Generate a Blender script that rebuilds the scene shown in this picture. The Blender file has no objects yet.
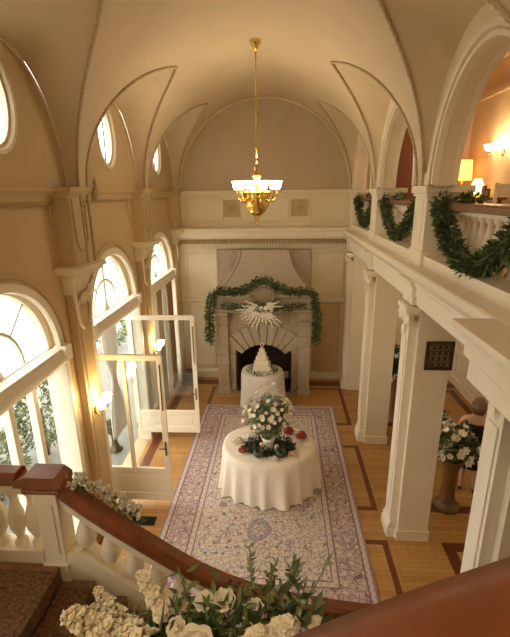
import bpy, math, random
from mathutils import Vector, Matrix, Quaternion
from mathutils.geometry import tessellate_polygon
random.seed(7)
PI = math.pi
C = bpy.context.scene.collection
sin, cos = math.sin, math.cos

# ------------------------------------------------------------------ helpers
def lerp(a, b, t): return a + (b - a) * t

class MB:
    """collects shapes; build() links them as ONE mesh object"""
    def __init__(s): s.v = []; s.f = []; s.m = []; s.s = []
    def add(s, vs, fs, mi=0, smooth=False):
        o = len(s.v); s.v += [Vector(p) for p in vs]
        for f in fs: s.f.append([o + i for i in f]); s.m.append(mi); s.s.append(smooth)
        return s
    def box(s, x0, x1, y0, y1, z0, z1, mi=0, rot=None, at=(0, 0, 0)):
        vs = [(x, y, z) for z in (z0, z1) for y in (y0, y1) for x in (x0, x1)]
        if rot is not None: vs = [rot @ Vector(p) + Vector(at) for p in vs]
        elif at != (0, 0, 0): vs = [Vector(p) + Vector(at) for p in vs]
        return s.add(vs, [(0, 2, 3, 1), (4, 5, 7, 6), (0, 1, 5, 4), (2, 6, 7, 3), (0, 4, 6, 2), (1, 3, 7, 5)], mi)
    def bar(s, p, q, w, h, mi=0, up=(0, 0, 1)):
        p, q = Vector(p), Vector(q); d = (q - p).normalized(); u = Vector(up)
        if abs(d.dot(u)) > .99: u = Vector((0, 1, 0))
        a = d.cross(u).normalized() * w / 2; b = a.cross(d).normalized() * h / 2
        vs = [p - a - b, p + a - b, p + a + b, p - a + b, q - a - b, q + a - b, q + a + b, q - a + b]
        return s.add(vs, [(0, 1, 2, 3), (7, 6, 5, 4), (0, 4, 5, 1), (1, 5, 6, 2), (2, 6, 7, 3), (3, 7, 4, 0)], mi)
    def prism(s, poly, axis, c0, c1, mi=0, smooth=False):
        """poly: 2d points; axis x -> (y,z), y -> (x,z), z -> (x,y)"""
        f = {'x': lambda a, b, c: (c, a, b), 'y': lambda a, b, c: (a, c, b), 'z': lambda a, b, c: (a, b, c)}[axis]
        n = len(poly)
        s.add([f(a, b, c0) for a, b in poly] + [f(a, b, c1) for a, b in poly],
              [(i, (i + 1) % n, n + (i + 1) % n, n + i) for i in range(n)], mi, smooth)
        tr = tessellate_polygon([[Vector((a, b, 0)) for a, b in poly]])
        o = len(s.v) - 2 * n
        for t in tr:
            s.f.append([o + i for i in t]); s.m.append(mi); s.s.append(False)
            s.f.append([o + n + i for i in reversed(t)]); s.m.append(mi); s.s.append(False)
        return s
    def panel(s, outer, holes, axis, c0, c1, mi=0):
        """flat slab with holes, from c0 to c1 along axis"""
        f = {'x': lambda a, b, c: (c, a, b), 'y': lambda a, b, c: (a, c, b), 'z': lambda a, b, c: (a, b, c)}[axis]
        loops = [outer] + holes; flat = [p for l in loops for p in l]; n = len(flat)
        tr = tessellate_polygon([[Vector((a, b, 0)) for a, b in l] for l in loops])
        o = len(s.v); s.v += [Vector(f(a, b, c0)) for a, b in flat] + [Vector(f(a, b, c1)) for a, b in flat]
        for t in tr:
            s.f.append([o + i for i in t]); s.f.append([o + n + i for i in reversed(t)])
            s.m += [mi, mi]; s.s += [False, False]
        b = 0
        for l in loops:
            for i in range(len(l)):
                j = (i + 1) % len(l)
                s.f.append([o + b + i, o + b + j, o + n + b + j, o + n + b + i]); s.m.append(mi); s.s.append(False)
            b += len(l)
        return s
    def grid(s, fn, nu, nv, mi=0, cu=False, cv=False, smooth=True):
        vs = [fn(i / (nu if cu else nu - 1), j / (nv if cv else nv - 1)) for i in range(nu) for j in range(nv)]
        fs = [(i * nv + j, ((i + 1) % nu) * nv + j, ((i + 1) % nu) * nv + (j + 1) % nv, i * nv + (j + 1) % nv)
              for i in range(nu if cu else nu - 1) for j in range(nv if cv else nv - 1)]
        return s.add(vs, fs, mi, smooth)
    def lathe(s, prof, n=20, at=(0, 0, 0), mi=0, sx=1, sy=1, rot=None, mod=None, smooth=True):
        at = Vector(at)
        def fn(u, v):
            r, z = prof[min(int(round(v * (len(prof) - 1))), len(prof) - 1)]
            a = u * 2 * PI; k = 1 if mod is None else mod(a, z)
            p = Vector((r * k * cos(a) * sx, r * k * sin(a) * sy, z))
            return (rot @ p if rot is not None else p) + at
        return s.grid(fn, n, len(prof), mi, cu=True, smooth=smooth)
    def tube(s, pts, r, n=8, mi=0, smooth=True, cap=True):
        pts = [Vector(p) for p in pts]; m = len(pts); rs = r if isinstance(r, (list, tuple)) else [r] * m
        vs = []; ref = None
        for i, p in enumerate(pts):
            d = (pts[min(i + 1, m - 1)] - pts[max(i - 1, 0)])
            d = d.normalized() if d.length > 1e-9 else Vector((0, 0, 1))
            if ref is None: ref = d.orthogonal().normalized()
            ref = (ref - d * ref.dot(d))
            ref = ref.normalized() if ref.length > 1e-6 else d.orthogonal().normalized()
            b = d.cross(ref)
            for k in range(n):
                a = 2 * PI * k / n; vs.append(p + (ref * cos(a) + b * sin(a)) * rs[i])
        fs = [(i * n + k, i * n + (k + 1) % n, (i + 1) * n + (k + 1) % n, (i + 1) * n + k) for i in range(m - 1) for k in range(n)]
        s.add(vs, fs, mi, smooth)
        if cap: s.add(vs[:n], [tuple(range(n))][::-1], mi); s.add(vs[-n:], [tuple(range(n))], mi)
        return s
    def sweep(s, pts, prof, mi=0, smooth=False, up=(0, 0, 1)):
        """prof (side, up) swept along pts keeping upright"""
        pts = [Vector(p) for p in pts]; m = len(pts); n = len(prof); vs = []; U = Vector(up)
        for i, p in enumerate(pts):
            d = (pts[min(i + 1, m - 1)] - pts[max(i - 1, 0)]).normalized()
            a = d.cross(U).normalized(); b = a.cross(d).normalized()
            vs += [p + a * x + b * y for x, y in prof]
        s.add(vs, [(i * n + k, i * n + (k + 1) % n, (i + 1) * n + (k + 1) % n, (i + 1) * n + k) for i in range(m - 1) for k in range(n)], mi, smooth)
        s.add(vs[:n], [tuple(reversed(range(n)))], mi); s.add(vs[-n:], [tuple(range(n))], mi)
        return s
    def ball(s, c, r, n=10, m=7, mi=0, sc=(1, 1, 1), rot=None):
        c = Vector(c)
        def fn(u, v):
            a = u * 2 * PI; t = v * PI
            p = Vector((sin(t) * cos(a) * r * sc[0], sin(t) * sin(a) * r * sc[1], -cos(t) * r * sc[2]))
            return (rot @ p if rot is not None else p) + c
        return s.grid(fn, n, m, mi, cu=True)
    def leaf(s, p, d, nrm, l, w, mi=0, bend=.2):
        p, d, nrm = Vector(p), Vector(d).normalized(), Vector(nrm)
        a = d.cross(nrm)
        a = a.normalized() if a.length > 1e-5 else d.orthogonal().normalized()
        u = a.cross(d)
        q = lambda t, x, h: p + d * l * t + a * w * x + u * l * h
        vs = [q(0, 0, 0), q(.4, -.5, .02), q(.45, 0, bend * .35), q(.4, .5, .02), q(1, 0, -bend * .4)]
        return s.add(vs, [(0, 2, 1), (0, 3, 2), (1, 2, 4), (2, 3, 4)], mi, True)
    def build(s, name, mats, parent=None, loc=(0, 0, 0), bevel=0, fix=True):
        """vertices are given in the parent's frame; loc becomes the object's origin"""
        L = Vector(loc)
        me = bpy.data.meshes.new(name)
        me.from_pydata([tuple(p - L) for p in s.v], [], s.f)
        for m in (mats if isinstance(mats, (list, tuple)) else [mats]): me.materials.append(m)
        for i, p in enumerate(me.polygons): p.material_index = s.m[i]; p.use_smooth = s.s[i]
        if fix:
            import bmesh
            bm = bmesh.new(); bm.from_mesh(me)
            bmesh.ops.remove_doubles(bm, verts=bm.verts, dist=1e-5)
            bmesh.ops.recalc_face_normals(bm, faces=bm.faces); bm.to_mesh(me); bm.free()
        o = bpy.data.objects.new(name, me); C.objects.link(o); o.location = L
        if parent is not None: o.parent = parent
        if bevel:
            b = o.modifiers.new('bevel', 'BEVEL'); b.width = bevel; b.segments = 2; b.limit_method = 'ANGLE'; b.angle_limit = .7
        return o

def tag(o, label, cat=None, group=None, kind=None):
    o['label'] = label
    if cat: o['category'] = cat
    if group: o['group'] = group
    if kind: o['kind'] = kind
    return o
def thing(name, label, cat, loc=(0, 0, 0), rz=0, group=None):
    o = bpy.data.objects.new(name, None); C.objects.link(o); o.empty_display_size = .1
    o.location = loc; o.rotation_euler = (0, 0, rz)
    return tag(o, label, cat, group)
def struct(o, label, cat=None): return tag(o, label, cat, kind='structure')
def dup_part(o, parent, loc=None, rot=None, sc=None):
    c = o.copy(); C.objects.link(c); c.parent = parent
    if loc is not None: c.location = loc
    if rot is not None: c.rotation_mode = 'QUATERNION'; c.rotation_quaternion = rot
    if sc is not None: c.scale = (sc, sc, sc) if isinstance(sc, (int, float)) else sc
    return c
def dup_tree(o, loc=None, rz=None, label=None, parent=None):
    c = o.copy(); C.objects.link(c); c.parent = parent
    if loc is not None: c.location = loc
    if rz is not None: c.rotation_euler = (0, 0, rz)
    if label: c['label'] = label
    for ch in list(o.children): dup_tree(ch, parent=c)
    return c
def aim(d): return Vector(d).to_track_quat('Z', 'Y')
def rnd(a, b): return random.uniform(a, b)
def rdir():
    while True:
        v = Vector((rnd(-1, 1), rnd(-1, 1), rnd(-1, 1)))
        if .05 < v.length < 1: return v.normalized()

# ------------------------------------------------------------------ materials
def mat(name, col, rough=.6, metal=0, noise=None, bump=None, emit=None, spec=.5, sheen=0):
    m = bpy.data.materials.new(name); m.use_nodes = True; nt = m.node_tree; b = nt.nodes['Principled BSDF']
    b.inputs['Base Color'].default_value = (*col, 1); b.inputs['Roughness'].default_value = rough
    b.inputs['Metallic'].default_value = metal; b.inputs['Specular IOR Level'].default_value = spec
    if emit: b.inputs['Emission Color'].default_value = (*emit[0], 1); b.inputs['Emission Strength'].default_value = emit[1]
    tc = nt.nodes.new('ShaderNodeTexCoord')
    if noise:
        sc, amt = noise[:2]; col2 = noise[2] if len(noise) > 2 else tuple(c * (1 - amt) for c in col)
        n = nt.nodes.new('ShaderNodeTexNoise'); n.inputs['Scale'].default_value = sc; n.inputs['Detail'].default_value = 4
        r = nt.nodes.new('ShaderNodeValToRGB'); r.color_ramp.elements[0].position = .35; r.color_ramp.elements[1].position = .68
        r.color_ramp.elements[0].color = (*col2, 1); r.color_ramp.elements[1].color = (*col, 1)
        nt.links.new(tc.outputs['Object'], n.inputs['Vector']); nt.links.new(n.outputs['Fac'], r.inputs['Fac'])
        nt.links.new(r.outputs['Color'], b.inputs['Base Color'])
    if bump:
        n = nt.nodes.new('ShaderNodeTexNoise'); n.inputs['Scale'].default_value = bump[0]; n.inputs['Detail'].default_value = 3
        bu = nt.nodes.new('ShaderNodeBump'); bu.inputs['Strength'].default_value = bump[1]; bu.inputs['Distance'].default_value = .01
        nt.links.new(tc.outputs['Object'], n.inputs['Vector']); nt.links.new(n.outputs['Fac'], bu.inputs['Height'])
        nt.links.new(bu.outputs['Normal'], b.inputs['Normal'])
    return m
M = {}
M['cream'] = mat('cream paint', (.80, .71, .52), .5, noise=(3, .05), bump=(60, .05))
M['white'] = mat('ivory paint', (.86, .79, .64), .42, noise=(4, .04))
M['wallcream'] = mat('wall plaster', (.60, .45, .245), .7, noise=(2, .08), bump=(40, .1))
M['vault'] = mat('vault plaster', (.67, .54, .36), .75, noise=(1.2, .10), bump=(30, .1))
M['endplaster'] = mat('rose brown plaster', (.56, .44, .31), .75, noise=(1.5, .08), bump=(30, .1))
M['rope'] = mat('ornamental plaster', (.62, .49, .31), .8, noise=(45, .35), bump=(60, .5))
M['dent'] = mat('dark gilt plaster', (.48, .36, .19), .7)  # darker plaster tone for the dentils
M['stone'] = mat('limestone', (.50, .42, .31), .8, noise=(9, .2), bump=(35, .35))
M['stonelight'] = mat('pale limestone', (.56, .48, .37), .8, noise=(14, .12), bump=(35, .25))
M['stonedark'] = mat('dark limestone', (.36, .29, .20), .8, noise=(14, .2), bump=(35, .3))  # darker limestone, sets off the cartouche and backs the grille
M['soot'] = mat('sooty firebrick', (.075, .045, .032), .9, noise=(12, .5))
M['brass'] = mat('polished brass', (.83, .56, .17), .22, 1)
M['bronze'] = mat('dark bronze', (.10, .07, .035), .4, .8)
M['dkmetal'] = mat('black iron', (.02, .018, .016), .5, .5)
M['wood'] = mat('mahogany', (.27, .08, .024), .42, noise=(7, .35), spec=.5)
M['woodbrown'] = mat('brown walnut', (.24, .12, .05), .35, noise=(8, .3))
M['reddoor'] = mat('red brown door paint', (.16, .042, .012), .5)
M['orange'] = mat('apricot wall paint', (.66, .50, .31), .7, noise=(2, .08))
M['cloth'] = mat('ivory linen', (.88, .80, .69), .8, bump=(120, .08))
M['lace'] = mat('pale lace cloth', (.80, .76, .68), .85, noise=(60, .18), bump=(80, .3))
M['cake'] = mat('white icing', (.90, .84, .72), .5)
M['petal'] = mat('white petal', (.88, .84, .72), .6)
M['petalc'] = mat('cream petal', (.90, .85, .68), .6, noise=(20, .08))
M['petalp'] = mat('blush petal', (.80, .52, .42), .6)
M['leaf'] = mat('dark leaf', (.065, .10, .035), .5, noise=(6, .45))
M['leaf2'] = mat('fresh leaf', (.15, .21, .06), .5, noise=(8, .35))
M['sage'] = mat('silver green leaf', (.31, .36, .20), .6, noise=(8, .3))
M['berry'] = mat('red berry', (.33, .03, .025), .35)
M['china'] = mat('white china', (.85, .80, .70), .2)
M['pot'] = mat('dark green glaze', (.03, .038, .02), .3)
M['hedge'] = mat('garden foliage', (.10, .15, .05), .7, noise=(5, .5))
M['bark'] = mat('bark', (.12, .08, .05), .9)
M['terrace'] = mat('pale terrace stone', (.19, .185, .16), .7, noise=(4, .1))
M['glare_ground'] = mat('glare pale ground', (.62, .60, .54), .9, noise=(6, .1))  # ground coloured pale so the view through the windows burns out white
M['curtain'] = mat('white curtain', (.88, .85, .76), 1.0)
M['drape'] = mat('brown drape', (.34, .21, .10), .85)
M['carpet'] = mat('stair carpet', (.23, .115, .035), .95, noise=(30, .75, (.075, .035, .012)), bump=(120, .6))
M['skin'] = mat('skin', (.62, .36, .22), .55)
M['hair'] = mat('brown hair', (.24, .13, .055), .55, noise=(30, .4))
M['black'] = mat('black dress fabric', (.012, .011, .012), .7)
M['shade'] = mat('lit white shade', (.9, .85, .75), .4, emit=((1, .84, .58), 5.5))
M['bulb'] = mat('lit frosted glass', (.9, .8, .6), .4, emit=((1, .80, .48), 16))
M['shadeo'] = mat('lit amber lampshade', (.8, .4, .1), .6, emit=((1, .42, .08), 2.6))
M['shadew'] = mat('lit cream lampshade', (.9, .75, .5), .6, emit=((1, .66, .30), 2.8))
M['photo'] = mat('framed picture', (.12, .05, .03), .3)
M['doorwhite'] = mat('grey white door paint', (.66, .64, .58), .5)
_b = M['curtain'].node_tree.nodes['Principled BSDF']; _b.inputs['Transmission Weight'].default_value = .5; _b.inputs['IOR'].default_value = 1.02
def glassmat():
    m = bpy.data.materials.new('window glass'); m.use_nodes = True; nt = m.node_tree; nt.nodes.clear()
    o = nt.nodes.new('ShaderNodeOutputMaterial'); t = nt.nodes.new('ShaderNodeBsdfTransparent'); g = nt.nodes.new('ShaderNodeBsdfGlossy')
    x = nt.nodes.new('ShaderNodeMixShader'); f = nt.nodes.new('ShaderNodeValue'); f.outputs[0].default_value = .06
    g.inputs['Roughness'].default_value = .02; t.inputs['Color'].default_value = (.95, .96, .95, 1)
    nt.links.new(f.outputs[0], x.inputs[0]); nt.links.new(t.outputs[0], x.inputs[1]); nt.links.new(g.outputs[0], x.inputs[2]); nt.links.new(x.outputs[0], o.inputs[0])
    return m
M['glass'] = glassmat()

class NT:
    """small maths builder for node materials"""
    def __init__(s, name, rough=.5):
        s.m = bpy.data.materials.new(name); s.m.use_nodes = True; s.t = s.m.node_tree; s.b = s.t.nodes['Principled BSDF']
        s.b.inputs['Roughness'].default_value = rough
        s.tc = s.t.nodes.new('ShaderNodeTexCoord'); s.sx = s.t.nodes.new('ShaderNodeSeparateXYZ')
        s.t.links.new(s.tc.outputs['Object'], s.sx.inputs[0]); s.x, s.y, s.z = s.sx.outputs
    def op(s, o, a, b=None, c=None):
        n = s.t.nodes.new('ShaderNodeMath'); n.operation = o
        for i, v in enumerate((a, b, c)):
            if v is None: continue
            if isinstance(v, (int, float)): n.inputs[i].default_value = v
            else: s.t.links.new(v, n.inputs[i])
        return n.outputs[0]
    def mix(s, f, a, b):
        n = s.t.nodes.new('ShaderNodeMix'); n.data_type = 'RGBA'
        if isinstance(f, (int, float)): n.inputs[0].default_value = f
        else: s.t.links.new(f, n.inputs[0])
        for i, v in ((6, a), (7, b)):
            if isinstance(v, tuple): n.inputs[i].default_value = (*v, 1)
            else: s.t.links.new(v, n.inputs[i])
        return n.outputs[2]
    def tex(s, kind, scale, stretch=None, **k):
        n = s.t.nodes.new(kind); n.inputs['Scale'].default_value = scale
        for a, v in k.items():
            if a in n.inputs: n.inputs[a].default_value = v
            else: setattr(n, a, v)
        if stretch:
            mp = s.t.nodes.new('ShaderNodeMapping'); mp.inputs['Scale'].default_value = stretch
            s.t.links.new(s.tc.outputs['Object'], mp.inputs[0]); s.t.links.new(mp.outputs[0], n.inputs['Vector'])
        else: s.t.links.new(s.tc.outputs['Object'], n.inputs['Vector'])
        return n
    def band(s, v, a, b):       # 1 where a<v<b
        return s.op('MULTIPLY', s.op('GREATER_THAN', v, a), s.op('LESS_THAN', v, b))
    def done(s, col):
        s.t.links.new(col, s.b.inputs['Base Color']); return s.m

BAYS = [9.25, 6.65, 4.05, 1.45, -1.15]               # gallery arches and oval windows
VB = [9.45, 6.83, 4.22, 1.60, -1.0]                  # vault lunettes (crown), running from VB - LA to VB + LB
LA, LB = 1.37, 1.03
WB = [9.30, 6.50, 3.72, 1.00, -1.7]                  # arched windows
PIERS = [10.55, 7.87, 5.17, 2.42, -.3]               # window wall pilasters
COLS = [10.14, 7.72, 5.255, 3.10]          # right-hand piers

def floor_material():
    n = NT('oak parquet', .28); n.b.inputs['Specular IOR Level'].default_value = .45
    br = n.tex('ShaderNodeTexBrick', 1.0, (1, 1, 1)); br.inputs['Brick Width'].default_value = 1.1; br.inputs['Row Height'].default_value = .075
    br.inputs['Mortar Size'].default_value = .002; br.inputs['Color1'].default_value = (.54, .30, .092, 1); br.inputs['Color2'].default_value = (.42, .21, .058, 1)
    br.inputs['Mortar'].default_value = (.24, .11, .03, 1); br.inputs['Bias'].default_value = 0
    no = n.tex('ShaderNodeTexNoise', 3, (6, .8, 1)); g = n.mix(no.outputs['Fac'], (.74, .74, .74), (1.12, 1.12, 1.12))
    mu = n.t.nodes.new('ShaderNodeMix'); mu.data_type = 'RGBA'; mu.blend_type = 'MULTIPLY'; mu.inputs[0].default_value = 1
    n.t.links.new(br.outputs['Color'], mu.inputs[6]); n.t.links.new(g, mu.inputs[7])
    base = mu.outputs[2]
    mask = n.band(n.x, -2.64, -2.46)                                  # dark band down the window side
    mask = n.op('MAXIMUM', mask, n.band(n.y, 10.12, 10.4))            # and along the hearth wall
    for a, b in ((8.18, 10.0), (5.62, 7.42), (3.1, 5.02)):            # one ruled frame of darker wood to each bay
        dx = n.op('ABSOLUTE', n.op('SUBTRACT', n.x, -.10)); dy = n.op('ABSOLUTE', n.op('SUBTRACT', n.y, (a + b) / 2))
        inn = n.op('MAXIMUM', n.op('SUBTRACT', dx, 1.68), n.op('SUBTRACT', dy, (b - a) / 2))
        mask = n.op('MAXIMUM', mask, n.band(inn, -.085, 0.0))
        dx2 = n.op('ABSOLUTE', n.op('SUBTRACT', n.x, 3.4))
        inn = n.op('MAXIMUM', n.op('SUBTRACT', dx2, 1.05), n.op('SUBTRACT', dy, (b - a) / 2))
        mask = n.op('MAXIMUM', mask, n.band(inn, -.16, 0.0))
    return n.done(n.mix(mask, base, (.15, .042, .014)))
M['floor'] = floor_material()

def rug_material(hw, hl):
    n = NT('persian wool', .95); n.b.inputs['Specular IOR Level'].default_value = .1
    dx = n.op('SUBTRACT', hw, n.op('ABSOLUTE', n.x)); dy = n.op('SUBTRACT', hl, n.op('ABSOLUTE', n.y)); d = n.op('MINIMUM', dx, dy)
    vo = n.tex('ShaderNodeTexVoronoi', 6.5, (1, 1, 1), feature='F1'); ve = n.tex('ShaderNodeTexVoronoi', 11, (1, 1, 1), feature='DISTANCE_TO_EDGE')
    no = n.tex('ShaderNodeTexNoise', 9, (1, 1, 1), Detail=2.0, Distortion=1.6)
    vr = n.op('GREATER_THAN', n.op('SINE', n.op('MULTIPLY', vo.outputs['Distance'], 46)), .25)
    scroll = n.band(no.outputs['Fac'], .485, .525)
    flower = n.op('LESS_THAN', vo.outputs['Distance'], .17)
    col = n.mix(vr, (.66, .57, .47), (.56, .47, .39))
    col = n.mix(n.op('LESS_THAN', ve.outputs['Distance'], .035), col, (.32, .23, .24))
    col = n.mix(scroll, col, (.24, .21, .24))
    sel = n.op('MULTIPLY', flower, n.op('GREATER_THAN', n.t.nodes[vo.name].outputs['Color'], .5))
    col = n.mix(flower, col, (.33, .16, .17)); col = n.mix(sel, col, (.16, .19, .28))
    # central medallion, ray-edged
    an = n.op('ARCTAN2', n.y, n.x); r = n.op('SQRT', n.op('ADD', n.op('MULTIPLY', n.x, n.x), n.op('MULTIPLY', n.op('MULTIPLY', n.y, n.y), .55)))
    r = n.op('MINIMUM', r, n.op('ADD', n.op('SQRT', n.op('ADD', n.op('MULTIPLY', n.x, n.x), n.op('POWER', n.op('SUBTRACT', n.op('ABSOLUTE', n.y), 1.25), 2))), .38))
    rr = n.op('ADD', r, n.op('MULTIPLY', n.op('SINE', n.op('MULTIPLY', an, 16)), .045))
    ring = n.op('GREATER_THAN', n.op('SINE', n.op('MULTIPLY', rr, 32)), .3)
    med = n.mix(ring, (.34, .34, .38), (.52, .44, .37))
    col = n.mix(n.op('LESS_THAN', rr, .58), col, n.mix(n.op('LESS_THAN', ve.outputs['Distance'], .05), med, (.33, .18, .20)))
    # borders
    wav = n.op('SINE', n.op('MULTIPLY', n.op('ADD', n.x, n.y), 21)); wav2 = n.op('SINE', n.op('MULTIPLY', n.op('SUBTRACT', n.x, n.y), 21))
    ros = n.op('GREATER_THAN', n.op('MULTIPLY', wav, wav2), .35)
    bc = n.mix(ros, (.52, .40, .36), (.62, .52, .44)); bc = n.mix(scroll, bc, (.22, .17, .22)); bc = n.mix(n.op('LESS_THAN', ve.outputs['Distance'], .04), bc, (.24, .14, .17))
    gc = n.mix(n.op('GREATER_THAN', n.op('MULTIPLY', n.op('SINE', n.op('MULTIPLY', n.x, 60)), n.op('SINE', n.op('MULTIPLY', n.y, 60))), .2), (.60, .50, .44), (.48, .37, .34))
    col = n.mix(n.band(d, -1, .56), col, gc); col = n.mix(n.band(d, .12, .46), col, bc)
    for a, b, c in ((.095, .12, (.22, .15, .19)), (.46, .485, (.24, .17, .20)), (.55, .57, (.26, .19, .22)), (-1, .035, (.33, .22, .23))): col = n.mix(n.band(d, a, b), col, c)
    return n.done(col)

def stone_material():
    n = NT('coursed limestone', .8)
    br = n.tex('ShaderNodeTexBrick', 1.0); mp = n.t.nodes.new('ShaderNodeMapping'); mp.inputs['Rotation'].default_value = (PI / 2, 0, 0)
    n.t.links.new(n.tc.outputs['Object'], mp.inputs[0]); n.t.links.new(mp.outputs[0], br.inputs['Vector'])
    br.inputs['Brick Width'].default_value = .42; br.inputs['Row Height'].default_value = .26; br.inputs['Mortar Size'].default_value = .006
    br.inputs['Color1'].default_value = (.54, .45, .33, 1); br.inputs['Color2'].default_value = (.45, .37, .27, 1); br.inputs['Mortar'].default_value = (.30, .24, .17, 1)
    no = n.tex('ShaderNodeTexNoise', 8, (1, 1, 1)); g = n.mix(no.outputs['Fac'], (.75, .75, .75), (1.15, 1.15, 1.15))
    mu = n.t.nodes.new('ShaderNodeMix'); mu.data_type = 'RGBA'; mu.blend_type = 'MULTIPLY'; mu.inputs[0].default_value = 1
    n.t.links.new(br.outputs['Color'], mu.inputs[6]); n.t.links.new(g, mu.inputs[7])
    return n.done(mu.outputs[2])
M['ashlar'] = stone_material()

# ------------------------------------------------------------------ the shell
XL, XW, XLU, XR = -2.5, -2.72, -2.65, 1.66           # vault spring left, window wall, lunette wall, vault spring right
XC, RV, ZS = -.42, 2.08, 4.95                       # vault axis, radius, spring height
YF, YN, XE, ZG = 10.6, -2.4, 4.6, 4.05              # far wall, near wall, right outer wall, gallery floor
HW, HA, DA = 1.08, 1.40, .95                        # lunette half width, wall arch rise, groin depth
VR, VX = RV, XC

f = MB(); f.box(-2.98, XE + .2, YN - .2, YF + .2, -.2, 0); struct(f.build('floor', M['floor']), 'honey oak parquet floor with dark ruled borders', 'floor')

def gd(u): return DA * (1 - u) * (1 + .45 * u)
def bay_u(y):
    for b in VB:
        u = (y - b) / (LB if y > b else LA)
        if abs(u) < 1: return u
    return None
def dg(y):
    u = bay_u(y); return 0 if u is None else gd(abs(u))
def zmain(d): return ZS + math.sqrt(max(0, 2 * RV * d - d * d))
ys = set([YN, YF])
for b in VB:
    for k in range(-24, 25): ys.add(round(b + (LB if k > 0 else LA) * sin(k / 24 * PI / 2), 5))
ys = sorted(y for y in ys if YN <= y <= YF)
v = MB()
NT_ = 40
def vault_pt(y, t):
    d = dg(y); a0 = math.acos((RV - d) / RV)
    a = lerp(a0, PI - a0, t); return (XC - RV * cos(a), y, ZS + RV * sin(a))
vs = [vault_pt(y, j / NT_) for y in ys for j in range(NT_ + 1)]
n_ = NT_ + 1
v.add(vs, [(i * n_ + j, (i + 1) * n_ + j, (i + 1) * n_ + j + 1, i * n_ + j + 1) for i in range(len(ys) - 1) for j in range(NT_)], 0, True)
for side in (-1, 1):
    for b in VB:
        yy = [y for y in ys if b - LA - 1e-4 <= y <= b + LB + 1e-4]; rows = []
        for y in yy:
            u = max(-1, min(1, (y - b) / (LB if y > b else LA))); d = gd(abs(u)); zw = ZS + HA * math.sqrt(1 - u * u); zg = zmain(d)
            r = []
            for k in range(7):
                t = k / 6; r.append((XC + side * (RV - lerp(d, -.12, t)), y, lerp(zg, zw, t)))
            rows.append(r)
        v.add([p for r in rows for p in r], [(i * 7 + k, (i + 1) * 7 + k, (i + 1) * 7 + k + 1, i * 7 + k + 1) for i in range(len(yy) - 1) for k in range(6)], 0, True)
struct(v.build('ceiling', M['vault'], fix=False), 'tan plaster barrel vault with groined lunettes on both sides', 'ceiling')
f = MB(); f.box(-2.98, XE + .2, YN - .2, YF + .2, 7.35, 7.5); struct(f.build('ceiling.001', M['orange']), 'flat upper ceiling of the gallery behind the arcade, run unseen over the vault to block sky light', 'ceiling')  # gallery ceiling, extended unseen over the vault to keep sky light out

def arch(yc, r, zs, rise=None, n=28, z0=None):
    rise = r if rise is None else rise
    p = [(yc + r * cos(PI * k / n), zs + rise * sin(PI * k / n)) for k in range(n + 1)]
    if z0 is not None: p = [(yc + r, z0)] + p + [(yc - r, z0)]
    return p
WR, WS = 1.0, 3.06                                  # window radius and spring height
def circ(y, z, ry, rz, n=32): return [(y + ry * cos(2 * PI * k / n), z + rz * sin(2 * PI * k / n)) for k in range(n)]
OZ, ORY, ORZ = 5.75, .30, .42                        # oval windows
w = MB()
w.panel([(YN, 0), (YF, 0), (YF, 4.95), (YN, 4.95)], [[(y, max(z, .004)) for y, z in arch(b, WR, WS, z0=.004)] for b in WB[:4]], 'x', XW - .26, XW)
for b, c in zip(VB, BAYS):
    w.panel(arch(b - .17, 1.26, 4.9, HA + .14, z0=4.9), [circ(c, OZ, ORY, ORZ)] if b > 0 else [], 'x', XLU - .07, XLU)
for p in PIERS: w.box(XW - .2, XL - .0, p - .22, p + .22, 4.05, 5.0)
struct(w.build('wall_left', M['wallcream']), 'golden plaster window wall with arched openings and oval windows above', 'wall')

w = MB()                                              # added unseen strip above the window wall so the sky stays outside
w.box(-3.0, -2.99, YN - .2, YF + .2, 6.4, 7.4); struct(w.build('wall_left_sky_block', M['wallcream']), 'unseen strip above the vault, added to keep sky light out', 'wall')
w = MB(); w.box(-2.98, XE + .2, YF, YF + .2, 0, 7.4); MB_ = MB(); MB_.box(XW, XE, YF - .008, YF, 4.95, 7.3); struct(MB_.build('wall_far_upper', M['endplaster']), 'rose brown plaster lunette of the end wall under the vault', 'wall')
struct(w.build('wall_far', M['cream']), 'cream panelled end wall behind the fireplace', 'wall')
w = MB(); w.box(-2.98, XE + .2, YN - .2, YN, 0, 7.4); struct(w.build('wall_near', M['wallcream']), 'plain plaster wall at the stair end of the hall', 'wall')
w = MB(); w.box(XE, XE + .2, YN, YF, 0, ZG - .1, 0); struct(w.build('wall_right', M['white']), 'white panelled outer wall of the side aisle', 'wall')
XG = 4.32
w = MB(); w.box(XG, XE + .2, YN, YF, ZG - .1, 7.4); struct(w.build('wall_right_upper', M['orange']), 'apricot back wall of the upper gallery', 'wall')
w = MB()
for b, c in zip(BAYS, VB):
    c -= .17; ol = [(c + 1.28, 4.95)] + arch(c, 1.28, 4.96, HA + .14) + [(c - 1.28, 4.95)]
    b -= .06; il = arch(b, .95, 4.96, 1.11); il = [(b + .95, 4.95)] + il + [(b - .95, 4.95)]
    w.panel(ol + il[::-1], [], 'x', XR + .02, XR + .24)
for p in (10.45, 7.88, 5.27, 2.68, .15): w.box(XR + .02, XR + .24, p - .30, p + .30, 4.95, 5.05); w.box(XR, XR + .30, p - .22, p + .22, 4.96, 5.1)
struct(w.build('wall_arcade', M['cream']), 'cream arcade wall with open arches between hall and gallery', 'wall')
w = MB()                                              # spandrel blocks above the arcade, seen only from the gallery
w.box(XR + .30, XR + .33, YN, YF, 6.15, 7.4); struct(w.build('wall_gallery_inner', M['orange']), 'apricot strip above the arches on the gallery side', 'wall')
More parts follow.
